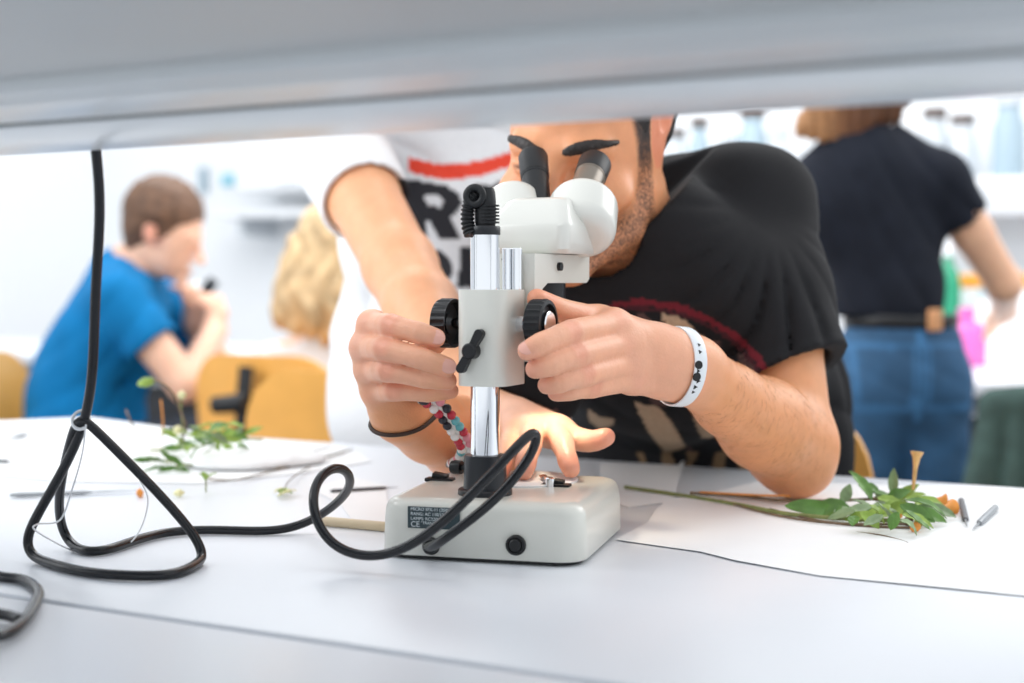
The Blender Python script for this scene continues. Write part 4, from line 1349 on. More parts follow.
def jeans(name, par, hip, hw, hdp, knees, ankles, rz=0.0, res=0.008, col=(0.05, 0.15, 0.28), top=0.12, r=(0.095, 0.065, 0.05), waist=0.86):
    F = Field((min(hip.x, *[a.x for a in ankles]) - hw - 0.12, min(hip.y, *[a.y for a in ankles + knees]) - 0.2, FLOOR + 0.01), (max(hip.x, *[a.x for a in ankles]) + hw + 0.12, hip.y + 0.25, hip.z + top + 0.05), res)
    e_ = Euler((0, 0, rz)); X = e_.to_matrix() @ Vector((1, 0, 0)); Bk = e_.to_matrix() @ Vector((0, 1, 0))
    F.ell(hip, (hw, hdp, 0.14), e_, k=0.04)
    F.ell(hip + Vector((0, 0, top * 0.75)), (hw * waist, hdp * 0.82, 0.10), e_, k=0.04)
    for s_, k_, a_ in zip((-1, 1), knees, ankles):
        F.chain([hip + X * (s_ * hw * 0.48) - Vector((0, 0, 0.05)), k_], [r[0], r[1]], k=0.04)
        F.chain([k_, a_ + Vector((0, 0, 0.05))], [r[1], r[2]], k=0.02)
    F.warp(lambda x, y, z: 0.003 * (1 - np.abs(np.sin(z * 40 + x * 20))) ** 2)
    F.plane(hip + Vector((0, 0, top)), (0, 0, 1))

    def colf(V):
        A = np.tile(V3(col), (len(V), 1)); nz = sinnoise(V[:, 0], V[:, 1], V[:, 2], 6, 4)
        A *= (1 + 0.25 * nz)[:, None]
        lx = (V[:, 0] - hip.x) * X.x + (V[:, 1] - hip.y) * X.y; lz = V[:, 2] - hip.z
        back = ((V[:, 0] - hip.x) * Bk.x + (V[:, 1] - hip.y) * Bk.y) < 0
        seam = (np.abs(lx) < 0.006) & back & (lz > -0.10)
        A[seam] = V3(col) * 1.9
        for s_ in (-1, 1):
            q = lx - s_ * hw * 0.48
            pk = (np.abs(np.maximum(np.abs(q) / 0.055, np.abs(lz + 0.005) / 0.065) - 1) < 0.09) & back
            A[pk] = V3(col) * 1.7
        A[(np.abs(lz - 0.065) < 0.004) & back] = V3(col) * 1.6
        return A
    return link(name, F.mesh(name, colf), M_jeans, par)


def shoes(par, ankles, d=(0, -1, 0)):
    d = Vector(d)
    for a in ankles:
        a_ = Vector((a.x, a.y, FLOOR + 0.037))
        F = Field(a_ - Vector((0.22, 0.22, 0.045)), a_ + Vector((0.22, 0.22, 0.12)), 0.008)
        F.chain([a_ - d * 0.04, a_ + d * 0.14], [0.037, 0.034], k=0.01); F.chain([a_ - d * 0.02 + Vector((0, 0, 0.02)), a_ - d * 0.02 + Vector((0, 0, 0.07))], 0.04, k=0.02)
        link('shoe', F.mesh('shoe'), M_black, par)


hip = Vector((-0.05, 2.07, -0.02 - 0.12))
an_ = [Vector((-0.16, 2.10, FLOOR + 0.05)), Vector((0.06, 2.06, FLOOR + 0.05))]
jeans('jeans', wman, hip, 0.172, 0.105, [Vector((-0.15, 2.08, -0.46)), Vector((0.05, 2.05, -0.46))], an_, R(-14))
shoes(wman, an_)

# ------------------------------------------------------------------ man in the blue t-shirt, at the back table
def Q(px, py, Y): return P(px, py, Y)


bman = thing('person', Vector((-1.08, 3.60, FLOOR)), 'brown-haired man in bright blue t-shirt sitting at the back table', 'person')
BH = Matrix.LocRotScale(Q(166, 236, 3.60), (Matrix.Rotation(R(80), 3, 'Z') @ Matrix.Rotation(R(16), 3, 'X')).to_quaternion(), None)
BSn = Q(118, 300, 3.47); BSf = Q(160, 296, 3.85); BNk = Q(128, 272, 3.65)
BE = Q(186, 384, 3.45); BW_ = Q(214, 332, 3.71)
BE2 = Q(210, 350, 3.85); BW2 = Q(196, 322, 3.77)
F = Field((-1.52, 3.22, -0.36), (-0.55, 4.15, 0.52), 0.0072)
F.chain([BSn, BE], [0.052, 0.042], k=0.02); F.chain([BE, BW_], [0.042, 0.030], k=0.02)
F.chain([BSf, BE2], [0.052, 0.042], k=0.02); F.chain([BE2, BW2], [0.042, 0.030], k=0.02)
F.chain([BSn, BNk, BSf], [0.05, 0.06, 0.05], k=0.03)
F.chain([BNk, BH @ Vector((0, 0.03, -0.05))], [0.060, 0.057], k=0.03)
plain_head(F, BH)
for W_, dr in ((BW_, Vector((0.0, 0.03, 0.055))), (BW2, Vector((0.0, -0.03, 0.055)))):
    F.chain([W_, W_ + dr], [0.032, 0.03], k=0.02, flat=((0, 1, 0), 0.6))
    for q in range(4):
        s_ = W_ + dr + Vector((0.010 * (q - 1.5), 0.008 * (q - 1.5), 0))
        F.chain([s_, s_ + dr * 0.6 + Vector((-0.01, 0, 0)), s_ + dr * 0.7 + Vector((-0.035, 0, 0.0))], [0.0105, 0.0095, 0.008], k=0.004)
    F.chain([W_ + dr * 0.3, W_ + dr * 0.9 + Vector((0.03, -0.02, 0))], [0.013, 0.010], k=0.006)
link('body', F.mesh('body', lambda V: mixc(np.tile(V3((0.84, 0.50, 0.35)), (len(V), 1)), (0.80, 0.34, 0.24), 0.7 * near(V, BH @ Vector((-0.077, 0.01, 0.0)), 0.05) + 0 * V[:, 0])), M_skin, bman)
M_brown = mat('brown_hair', (0.13, 0.065, 0.035), 0.6, noise=0.4, nscale=40, bump=0.5, bscale=90)
hair_cap(BH, m=M_brown, par=bman, amp=0.005, s=1.06, front=0.052)
F = Field((-1.60, 3.20, -0.56), (-0.65, 4.16, 0.36), 0.0075)
F.chain([BSn + Vector((0, 0, 0.004)), BNk + Vector((-0.01, 0, -0.015)), BSf], [0.066, 0.080, 0.066], k=0.04)
F.ell(Q(110, 338, 3.63), (0.135, 0.19, 0.19), Euler((0, R(28), 0)), k=0.06)
F.ell(Q(86, 402, 3.63), (0.148, 0.18, 0.19), None, k=0.06)
F.ell(Q(84, 448, 3.63), (0.15, 0.18, 0.12), None, k=0.06)
bu = BE - BSn; F.chain([BSn, BSn + bu * 0.60], [0.066, 0.070], k=0.03)
bu2 = BE2 - BSf; F.chain([BSf, BSf + bu2 * 0.60], [0.066, 0.066], k=0.03)
F.warp(lambda x, y, z: 0.006 * (1 - np.abs(np.sin(z * 26 - x * 20 + 2 * np.sin(x * 9 + y * 5)))) ** 2 + 0.003 * sinnoise(x, y, z, 4, 3))
hm_ = BSn + bu * 0.54; F.plane(hm_, bu, lo=hm_ - Vector((0.10, 0.10, 0.10)), hi=hm_ + Vector((0.14, 0.08, 0.10)))
F.chain([hm_ - bu * 0.15, hm_ + bu * 0.3], [0.052, 0.062], op='sub', k=0.003)
F.chain([BNk + Vector((0.02, 0, 0.035)), BH @ Vector((0, 0.03, -0.05))], [0.064, 0.066], op='sub', k=0.003)
link('t_shirt', F.mesh('t_shirt', None, 2), mat('blue_cotton', (0.003, 0.165, 0.40), 0.85, spec=0.2, noise=0.12, nscale=12), bman)
hip = Q(84, 440, 3.63); hip.z = -0.235
kn = [hip + Vector((0.33, -0.10, 0.06)), hip + Vector((0.33, 0.14, 0.06))]
an_ = [Vector((k.x + 0.0, k.y, FLOOR + 0.05)) for k in kn]
jeans('trousers', bman, hip, 0.13, 0.17, kn, an_, R(0), col=(0.04, 0.05, 0.07), top=0.10)
shoes(bman, an_, (1, 0, 0))

# ------------------------------------------------------------------ woman in dark t-shirt and jeans, seen from behind
YWn = 3.05
wom = thing('person', Vector((0.85, YWn, FLOOR)), 'woman in dark t-shirt and blue jeans standing with her back turned', 'person')
F = Field((0.46, 2.76, -0.05), (1.38, 3.66, 0.66), 0.0075)
WA = Q(940, 180, YWn); WAe = Q(1004, 284, YWn + 0.08); WAw = Q(1004, 312, YWn + 0.30)
WB = Q(812, 185, YWn + 0.05); WBe = Q(848, 262, YWn + 0.22); WBw = Q(890, 322, YWn + 0.32)
Wn = Q(866, 138, YWn + 0.03)
F.chain([WA, WA + (WAe - WA) * 0.5, WAe], [0.050, 0.044, 0.038], k=0.02); F.chain([WAe, WAw], [0.038, 0.026], k=0.02)
F.chain([WB, WBe], [0.048, 0.038], k=0.02); F.chain([WBe, WBw], [0.038, 0.028], k=0.02)
F.chain([WA, Wn - Vector((0, 0, 0.03)), WB], [0.045, 0.055, 0.045], k=0.03)
F.chain([Wn, Wn + Vector((0.005, -0.0, 0.10))], [0.052, 0.050], k=0.02)
for W_, dr in ((WAw, Vector((0.01, 0.08, -0.02))), (WBw, Vector((0.01, 0.07, -0.02)))):
    F.chain([W_, W_ + dr], [0.028, 0.030], k=0.02, flat=((0, 0, 1), 0.6))
    for q in range(4):
        s_ = W_ + dr + Vector((0.009 * (q - 1.5), 0.0, 0.009 * (q - 1.5)))
        F.chain([s_, s_ + dr * 0.5, s_ + dr * 0.8 + Vector((0, 0, -0.02))], [0.010, 0.009, 0.008], k=0.004)
    F.chain([W_ + dr * 0.3, W_ + dr * 0.9 + Vector((0.02, 0, 0.03))], [0.012, 0.009], k=0.006)
HWm = Matrix.LocRotScale(Wn + Vector((0.0, -0.02 + 0.03, 0.20)), (Matrix.Rotation(R(160), 3, 'Z') @ Matrix.Rotation(R(12), 3, 'X')).to_quaternion(), None)
plain_head(F, HWm)
link('body', F.mesh('body', lambda V: np.tile(V3((0.86, 0.50, 0.32)), (len(V), 1))), M_skin, wom)
F = Field((0.46, 2.76, 0.02), (1.38, 3.52, 0.60), 0.0075)
F.chain([WA, Wn - Vector((0, 0, 0.055)), WB], [0.058, 0.078, 0.058], k=0.04)
F.ell(Q(870, 200, YWn + 0.02), (0.158, 0.10, 0.17), Euler((0, 0, R(8))), k=0.05)
F.ell(Q(888, 285, YWn + 0.02), (0.124, 0.092, 0.20), Euler((0, 0, R(8))), k=0.05)
wu = WAe - WA; F.chain([WA, WA + wu * 0.55], [0.060, 0.060], k=0.03)
wv = WBe - WB; F.chain([WB, WB + wv * 0.50], [0.056, 0.056], k=0.03)
F.warp(lambda x, y, z: 0.006 * (1 - np.abs(np.sin(z * 22 + x * 26 + 2 * np.sin(x * 9)))) ** 3 + 0.003 * sinnoise(x, y, z, 4, 8))
hm_ = WA + wu * 0.36; F.plane(hm_, wu, lo=hm_ - Vector((0.03, 0.10, 0.12)), hi=hm_ + Vector((0.16, 0.12, 0.12)))
F.chain([hm_ - wu * 0.15, hm_ + wu * 0.4], [0.047, 0.056], op='sub', k=0.003)
F.plane(Q(886, 317, YWn), (0, 0, -1))
F.chain([Wn + Vector((0, 0, 0.03)), Wn + Vector((0.005, 0, 0.14))], [0.058, 0.07], op='sub', k=0.003)
link('t_shirt', F.mesh('t_shirt', None, 2), mat('navy_cotton', (0.012, 0.015, 0.024), 0.85, noise=0.15, nscale=20, spec=0.2), wom)
hip = Q(900, 372, YWn + 0.02)
an_ = [Vector((hip.x - 0.085, hip.y + 0.02, FLOOR + 0.05)), Vector((hip.x + 0.085, hip.y, FLOOR + 0.05))]
kn = [Vector((a.x, a.y, -0.36)) for a in an_]
jeans('jeans', wom, hip, 0.150, 0.115, kn, an_, R(8), col=(0.022, 0.085, 0.18), top=0.115, r=(0.085, 0.058, 0.045), waist=0.76)
shoes(wom, an_, (0, 1, 0))
rb8 = Euler((0, 0, R(8))).to_matrix(); bel = [hip + rb8 @ Vector((0.119 * math.cos(t), 0.100 * math.sin(t), 0.110)) for t in [2 * math.pi * k / 40 for k in range(40)]]
link('belt', tube(bel, 0.006, 8, closed=True, flat=2.4, up=(0, 0, 1)), M_black, wom)
link('tan_patch', box((0.040, 0.010, 0.046), Q(935, 320, YWn - 0.075), Euler((0, 0, R(35))).to_matrix(), bevel=0.003), mat('patch_tan', (0.62, 0.30, 0.13), 0.6, noise=0.1), wom)  # tan block at the back of her waist, standing in for a hand
# long hair, brown above and fair at the ends
M_lh = mat('long_brown_hair', (0.2, 0.1, 0.05), 0.5, attr='Col', noise=0.3, nscale=60, bump=0.5, bscale=120)
F = Field(HWm.translation - Vector((0.22, 0.20, 0.26)), HWm.translation + Vector((0.18, 0.16, 0.18)), 0.006)
F.ell(HWm.translation + Vector((0, -0.018, 0.05)), (0.088, 0.100, 0.096), k=0.01)
for k in range(9):
    t = (k - 4) / 4.0; x0 = t * 0.070
    top_ = HWm.translation + Vector((x0, -0.085 + 0.03 * t * t, 0.02)); end = HWm.translation + Vector((x0 * 1.10 - 0.045 + 0.02 * t, -0.060 + 0.02 * abs(t), -0.205 + 0.02 * abs(t) + (0.03 if t > 0.4 else 0)))
    F.chain(spline([top_, (top_ + end) / 2 + Vector((0, -0.018, 0)), end], 4), [0.030 - 0.0012 * i for i in range(9)], k=0.012)
F.warp(lambda x, y, z: 0.004 * np.sin(x * 260 + z * 30) + 0.003 * sinnoise(x, y, z * 0.2, 40, 2))
link('hair', F.mesh('hair', lambda V: mixc(np.tile(V3((0.15, 0.060, 0.025)), (len(V), 1)), (0.42, 0.21, 0.09), smoothstep(HWm.translation.x - 0.05, HWm.translation.x - 0.12, V[:, 0]))), M_lh, wom)

# ------------------------------------------------------------------ woman with wavy blonde hair beyond the back table
YB = 3.45
blo = thing('person', Vector((Q(318, 300, YB).x, YB, FLOOR)), 'woman with long wavy blonde hair seen from behind, beside the white shirt', 'person')
hc = Q(336, 258, YB)
HB = Matrix.LocRotScale(hc, Matrix.Rotation(R(170), 3, 'Z').to_quaternion(), None)
F = Field(hc + Vector((-0.30, -0.25, -0.62)), hc + Vector((0.30, 0.35, 0.20)), 0.008)
plain_head(F, HB)
F.chain([hc + Vector((0, 0.0, -0.06)), hc + Vector((0, 0.02, -0.17))], [0.052, 0.054], k=0.02)
F.chain([hc + Vector((-0.15, 0.02, -0.25)), hc + Vector((0, 0.02, -0.21)), hc + Vector((0.15, 0.02, -0.25))], [0.045, 0.05, 0.045], k=0.02)
for s_ in (-1, 1):
    e_ = hc + Vector((s_ * 0.19, 0.05, -0.48)); w_ = hc + Vector((s_ * 0.12, 0.10, -0.52))
    F.chain([hc + Vector((s_ * 0.16, 0.02, -0.26)), e_], [0.045, 0.036], k=0.02); F.chain([e_, w_], [0.036, 0.026], k=0.02)
    for q in range(4): F.chain([w_, w_ + Vector((0.010 * (q - 1.5), 0.05, -0.04))], [0.018, 0.009], k=0.006)
link('body', F.mesh('body', lambda V: np.tile(V3((0.86, 0.55, 0.38)), (len(V), 1))), M_skin, blo)
F = Field(hc + Vector((-0.30, -0.20, -0.80)), hc + Vector((0.30, 0.25, -0.14)), 0.009)
F.chain([hc + Vector((-0.15, 0.02, -0.26)), hc + Vector((0, 0.02, -0.235)), hc + Vector((0.15, 0.02, -0.26))], [0.055, 0.065, 0.055], k=0.03)
F.ell(hc + Vector((0, 0.03, -0.42)), (0.165, 0.11, 0.22), k=0.05)
F.ell(hc + Vector((0, 0.03, -0.62)), (0.165, 0.12, 0.16), k=0.05)
for s_ in (-1, 1): F.chain([hc + Vector((s_ * 0.16, 0.02, -0.27)), hc + Vector((s_ * 0.185, 0.05, -0.44))], [0.056, 0.052], k=0.03)
F.warp(lambda x, y, z: 0.005 * sinnoise(x, y, z, 6, 8))
F.plane(hc + Vector((0, 0, -0.60)), (0, 0, -1))
link('blouse', F.mesh('blouse'), mat('white_blouse', (0.82, 0.83, 0.85), 0.8, noise=0.03), blo)
M_blonde = mat('blonde_hair', (0.78, 0.52, 0.22), 0.5, attr='Col', noise=0.35, nscale=22, bump=0.6, bscale=60)
F = Field(hc + Vector((-0.22, -0.22, -0.40)), hc + Vector((0.22, 0.16, 0.18)), 0.007)
F.ell(hc + Vector((0, -0.01, 0.045)), (0.092, 0.100, 0.095), k=0.01)
for k in range(11):
    t = (k - 5) / 5.0
    a = hc + Vector((t * 0.080, -0.07 + 0.06 * t * t, 0.04)); w_ = 0.016 * math.sin(k * 2.1)
    F.chain(spline([a, a + Vector((t * 0.035 + w_, -0.02, -0.10)), a + Vector((t * 0.045 - w_, -0.022, -0.175)), a + Vector((t * 0.038 + w_, -0.010, -0.240 + 0.03 * abs(t)))], 4), [0.034, 0.034, 0.033, 0.033, 0.032, 0.032, 0.030, 0.029, 0.027, 0.025, 0.022, 0.018, 0.012], k=0.01)
F.warp(lambda x, y, z: 0.004 * np.sin(x * 120 + 2.5 * np.sin(z * 40)) + 0.004 * sinnoise(x, y, z * 0.4, 16, 2))
link('hair', F.mesh('hair', lambda V: mixc(np.tile(V3((0.64, 0.45, 0.24)), (len(V), 1)), (0.55, 0.31, 0.11), smoothstep(0.3, 0.9, sinnoise(V[:, 0], V[:, 1], V[:, 2] * 0.3, 14, 6) + smoothstep(hc.z - 0.05, hc.z - 0.2, V[:, 2]) * 0.6))), M_blonde, blo)
hip = hc + Vector((0, 0.04, -0.66)); hip.z = -0.25
kn = [hip + Vector((-0.1, 0.38, -0.0)), hip + Vector((0.1, 0.38, -0.0))]; an_ = [Vector((k.x, k.y, FLOOR + 0.05)) for k in kn]
F = Field(hip - Vector((0.25, 0.2, 0.56)), hip + Vector((0.25, 0.50, 0.2)), 0.010)
F.ell(hip, (0.16, 0.12, 0.13), k=0.03)
for k_, a_, s_ in zip(kn, an_, (-1, 1)): F.chain([hip + Vector((s_ * 0.08, 0, 0)), k_], [0.085, 0.06], k=0.03); F.chain([k_, a_], [0.058, 0.045], k=0.02)
link('trousers', F.mesh('trousers'), M_trouser, blo)
# ================================================================== cables
M_cable = mat('black_cable', (0.006, 0.007, 0.010), 0.24, spec=0.45)
rc = 0.0037


def TT(px, py, z=0.0042): return T(px, py, z)


path = [P(94, 128, 0.985), P(96, 152, 0.99), P(101, 200, 1.0), P(98, 250, 1.01), P(95, 300, 1.02), P(94, 350, 1.03), P(91, 390, 1.04), P(84, 425, 1.055), P(68, 462, 1.065), P(44, 503, 1.07), P(29, 530, 1.075), P(26, 548, 1.075), P(40, 564, 1.070),
        TT(75, 572), TT(130, 576), TT(180, 576), P(200, 567, 1.066), P(204, 551, 1.072), P(188, 526, 1.075), P(155, 489, 1.070), P(118, 452, 1.060), P(92, 426, 1.052), P(81, 418, 1.050), P(74, 428, 1.056), P(67, 455, 1.075), P(59, 490, 1.10), P(59, 520, 1.12), P(68, 543, 1.135),
        TT(84, 552), TT(106, 551), TT(132, 541), TT(165, 531), TT(215, 529), TT(262, 532), TT(296, 528), P(325, 513, 1.19), P(345, 496, 1.16), P(353, 480, 1.13), P(343, 466, 1.11), P(325, 470, 1.09), P(313, 488, 1.07), P(313, 512, 1.055), P(324, 537, 1.045), P(345, 553, 1.04),
        P(378, 558, 1.03), P(412, 546, 1.015), P(446, 520, 1.010), P(482, 484, 1.012), P(512, 452, 1.020), P(528, 435, 1.028), P(536, 432, 1.034), P(537, 441, 1.038), P(528, 460, 1.036), P(508, 487, 1.030), P(480, 513, 1.028), P(452, 533, 1.032)]
path = path + [SOCK + Vector((0.004, -0.012, 0.001)), SOCK + Vector((0, 0.004, 0))]
def relax(q, it):
    q = [Vector(p) for p in q]
    for _ in range(it):
        q = [q[0]] + [(q[i - 1] + q[i] * 2 + q[i + 1]) / 4 for i in range(1, len(q) - 1)] + [q[-1]]
    return q


cb = relax(spline(path, 7), 24)
for p in cb: p.z = max(p.z, rc + 0.0002)
cb = relax(cb, 8)
cable = tag(link('power_cable', tube(cb, rc, 12), M_cable), 'long black cable hanging from the shelf and plugged into the microscope base', 'cable')
lo2 = [TT(-70, 560), TT(-30, 566), TT(0, 577), P(22, 588, 1.0), P(38, 604, 0.965), P(38, 618, 0.93), TT(18, 630), TT(-20, 641), TT(-70, 636), TT(-60, 612), TT(-20, 612), TT(8, 615), TT(20, 620)]
q = relax(spline(lo2, 8), 20)
for p in q: p.z = max(p.z, rc + 0.0002)
tag(link('power_cable', tube(q, rc, 12), M_cable), 'coiled black cable at the lower left edge of the table', 'cable')
# white twist tie round the bundled cable
M_tie = mat('white_tie', (0.85, 0.86, 0.88), 0.4)
tie = thing('cable_tie', P(81, 420, 1.05), 'thin white wire tie round the black cable loop', 'tie')
link('tie_wrap', tube([P(81, 420, 1.052) + Vector((0.0065 * math.cos(t) , 0.003 * math.sin(t * 1), 0.0065 * math.sin(t))) for t in [2 * math.pi * k / 24 for k in range(24)]], 0.0013, 6, closed=True, flat=1.0), M_tie, tie)
link('tie_strand', tube(spline([P(86, 425, 1.045), P(82, 455, 1.06), P(72, 490, 1.08), P(60, 520, 1.09), P(38, 524, 1.072), P(35, 530, 1.066), P(60, 545, 1.10), P(78, 552, 1.125), P(100, 556, 1.128), P(126, 546, 1.13), P(141, 528, 1.14), P(148, 500, 1.15), P(140, 480, 1.15)], 7), 0.0007, 6), M_tie, tie)

# ================================================================== papers
M_paper = mat('white_paper', (0.88, 0.89, 0.90), 0.75, noise=0.01)


def paper(name, outline, label, cat='paper', z=0.0006, lift=None, th=0.0005, group=None):
    """sheet from an outline of table points, gridded so that it can curl"""
    pts = [T(x, y) for x, y in outline]
    bm = bmesh.new()
    f = bm.faces.new([bm.verts.new((p.x, p.y, 0)) for p in pts])
    bmesh.ops.triangulate(bm, faces=[f])
    bmesh.ops.subdivide_edges(bm, edges=bm.edges[:], cuts=5, use_grid_fill=True)
    bmesh.ops.triangulate(bm, faces=bm.faces[:])
    for v in bm.verts:
        v.co.z = z + (lift(v.co) if lift else 0)
    bmesh.ops.recalc_face_normals(bm, faces=bm.faces)
    r = bmesh.ops.extrude_face_region(bm, geom=bm.faces[:])
    bmesh.ops.translate(bm, vec=(0, 0, th), verts=[v for v in r['geom'] if isinstance(v, bmesh.types.BMVert)])
    return tag(link(name, mesh_bm(bm, 40), M_paper), label, cat, group)


paper('paper_sheet', [(616, 541), (648, 523), (655, 512), (668, 500), (700, 497), (760, 482), (1010, 489), (1090, 500), (1090, 605), (1024, 597), (820, 577), (735, 562), (700, 553)], 'large white paper sheet under the leafy sprig on the right',
      th=0.0003, lift=lambda c: 0.0004 + 0.0004 * math.sin(c.x * 30) * math.sin(c.y * 22))
paper('torn_paper', [(600, 464), (678, 466), (686, 458), (672, 503), (628, 508), (600, 500)], 'small torn white paper between the microscope base and the forearm', z=0.0006)
paper('paper_sheet', [(-60, 424), (90, 418), (165, 428), (240, 438), (350, 449), (372, 462), (300, 474), (200, 484), (60, 482), (-60, 470)], 'white paper sheet spread under the plant sprigs on the left', z=0.0006, th=0.0002)
paper('paper_sheet', [(310, 489), (352, 478), (386, 486), (390, 528), (356, 526), (340, 505)], 'grey white slip of paper behind the cable loop left of the microscope', z=0.0006)

# ================================================================== plants
M_leaf = mat('green_leaf', (0.11, 0.24, 0.045), 0.45, noise=0.3, nscale=60)
M_leaf2 = mat('pale_green_leaf', (0.28, 0.42, 0.07), 0.45, noise=0.25, nscale=60)
M_leaf3 = mat('grey_green_leaf', (0.24, 0.34, 0.17), 0.5, noise=0.25, nscale=60)
M_stem = mat('brown_stem', (0.17, 0.11, 0.06), 0.6, noise=0.3, nscale=100)
M_gstem = mat('green_stem', (0.22, 0.25, 0.08), 0.6, noise=0.3, nscale=100)
M_orange = mat('orange_petal', (0.85, 0.33, 0.06), 0.5, noise=0.2, nscale=80)
M_cream = mat('cream_bud', (0.80, 0.76, 0.42), 0.5, noise=0.15, nscale=80)


def leaf(par, a, b, w, m, curl=0.15, up=(0, 0, 1), roll=0.0, name='leaf'):
    """pointed oval blade from a to b with a folded midrib"""
    a, b = Vector(a), Vector(b); d = b - a; L = d.length; t = d.normalized()
    u = Vector(up); u = (u - t * u.dot(t))
    if u.length < 1e-4: u = Vector((0, 1, 0)) - t * t.y
    u.normalize(); s_ = t.cross(u)
    rq = Quaternion(t, roll); u = rq @ u; s_ = rq @ s_
    bm = bmesh.new(); n = 12; rows = []
    for i in range(n + 1):
        f = i / n; ww = w * (math.sin(math.pi * min(1, f * 0.97 + 0.015)) ** 0.75) * (1.12 - 0.35 * f)
        c = a + d * f + u * (curl * L * math.sin(math.pi * f) * 0.6 - curl * L * f * f * 0.4)
        row = []
        for j in range(-3, 4):
            g = j / 3
            row.append(bm.verts.new(c + s_ * (g * ww / 2) + u * (abs(g) * ww * 0.18 + 0.0004 * math.sin(f * 20 + j))))
        rows.append(row)
    for i in range(n):
        for j in range(6): bm.faces.new((rows[i][j], rows[i][j + 1], rows[i + 1][j + 1], rows[i + 1][j]))
    r = bmesh.ops.extrude_face_region(bm, geom=bm.faces[:])
    bmesh.ops.translate(bm, vec=-u * 0.0005, verts=[v for v in r['geom'] if isinstance(v, bmesh.types.BMVert)])
    return link(name, mesh_bm(bm, 50), m, par)


def up(px, py, dy):
    """point dy pixels above the table point under (px, py)"""
    b = T(px, py); return P(px, py - dy, b.y)


# sprig on the right sheet
sp = thing('leafy_sprig', T(850, 520), 'cut leafy green sprig with orange flowers lying on the white paper at right', 'plant')
for i, (pp_, r_, m_) in enumerate([
    ([up(625, 490, 3), up(680, 498, 3), up(740, 508, 3), up(790, 518, 4), up(850, 524, 5), up(905, 527, 6)], 0.0019, M_gstem),
    ([up(690, 497, 4), up(740, 500, 4), up(790, 507, 6), up(850, 508, 8), up(905, 506, 9)], 0.0016, M_stem),
    ([up(770, 512, 3), up(820, 524, 3), up(870, 529, 3), up(915, 531, 3)], 0.0011, M_stem),
    ([up(720, 503, 3), up(770, 517, 3), up(830, 527, 4), up(905, 529, 5)], 0.0010, M_stem),
    ([up(855, 533, 1), up(880, 537, 2), up(900, 541, 1), up(908, 544, 1)], 0.0007, M_stem),
    ([up(700, 498, 6), up(755, 503, 8), up(790, 506, 10)], 0.0010, M_orange),
]): link('stem', tube(spline(pp_, 6), r_, 7), m_, sp)
rl = random.Random(5)
LV = [((785, 506), (842, 512), 13, M_leaf, 0), ((850, 508, ), (812, 508), 12, M_leaf, 0), ((872, 500), (850, 470), 11, M_leaf, 12), ((893, 495), (894, 468), 9, M_leaf3, 10), ((842, 503), (850, 484), 10, M_leaf3, 6),
      ((880, 510), (842, 512), 11, M_leaf3, 6), ((900, 505), (935, 522), 12, M_leaf, 4), ((905, 500), (948, 516), 10, M_leaf, 6), ((895, 515), (858, 520), 12, M_leaf2, 5), ((870, 505), (885, 523), 11, M_leaf2, 6),
      ((878, 503), (896, 525), 10, M_leaf3, 8), ((890, 498), (868, 492), 11, M_leaf, 10), ((886, 500), (910, 490), 10, M_leaf, 12), ((905, 498), (930, 502), 9, M_leaf2, 8), ((868, 515), (845, 521), 9, M_leaf2, 3),
      ((898, 512), (890, 530), 9, M_leaf, 3), ((860, 512), (880, 528), 10, M_leaf2, 3), ((880, 495), (860, 484), 9, M_leaf, 14), ((905, 510), (930, 530), 11, M_leaf, 2), ((900, 520), (918, 534), 9, M_leaf3, 2),
      ((872, 509), (852, 499), 9, M_leaf3, 8), ((915, 500), (948, 508), 8, M_leaf2, 7), ((855, 511), (828, 520), 9, M_leaf3, 3), ((883, 508), (901, 505), 9, M_leaf2, 12), ((890, 505), (876, 518), 9, M_leaf2, 10),
      ((898, 500), (918, 484), 9, M_leaf2, 6), ((842, 507), (822, 516), 9, M_leaf, 2)]
LV += [((915, 503), (952, 512), 10, M_leaf2, 5), ((912, 508), (947, 522), 10, M_leaf, 3), ((918, 506), (958, 517), 9, M_leaf3, 4), ((900, 498), (926, 494), 8, M_leaf2, 9), ((852, 512), (815, 512), 10, M_leaf, 4), ((902, 514), (934, 527), 9, M_leaf2, 2)]
for _ in range(16):
    a_ = (rl.uniform(852, 918), rl.uniform(496, 516)); an2 = rl.uniform(-0.6, 3.7); l_ = rl.uniform(20, 34)
    LV.append((a_, (a_[0] + l_ * math.cos(an2), min(a_[1] + 0.4 * l_ * math.sin(an2), 528)), rl.uniform(8, 11), rl.choice([M_leaf2, M_leaf3, M_leaf]), rl.uniform(3, 12)))
for (a, b, w, m_, dz) in LV:
    by = T(a[0], max(a[1], b[1]) + dz * 0.6 + 4).y
    pa = P(a[0], a[1], by); pb = P(b[0], b[1], by - 0.012 + 0.03 * rl.random())
    pa.z = max(pa.z, 0.004); pb.z = max(pb.z, 0.004)
    leaf(sp, pa, pb, w * 0.00118, m_, curl=rl.uniform(-0.1, 0.25), up=(rl.uniform(-0.3, 0.3), -0.55, 0.8), roll=rl.uniform(-0.5, 0.5))


def trumpet(par, a, b, r, m_, petals=True):
    a, b = Vector(a), Vector(b); d = b - a; L = d.length
    o = link('flower', lathe([(0, 0), (r * 0.30, 0), (r * 0.34, L * 0.3), (r * 0.45, L * 0.62), (r * 0.75, L * 0.85), (r * 1.25, L), (r * 1.15, L * 1.01), (r * 0.6, L * 0.86), (0, L * 0.7)], axisM(a, d), 14), m_, par)
    return o


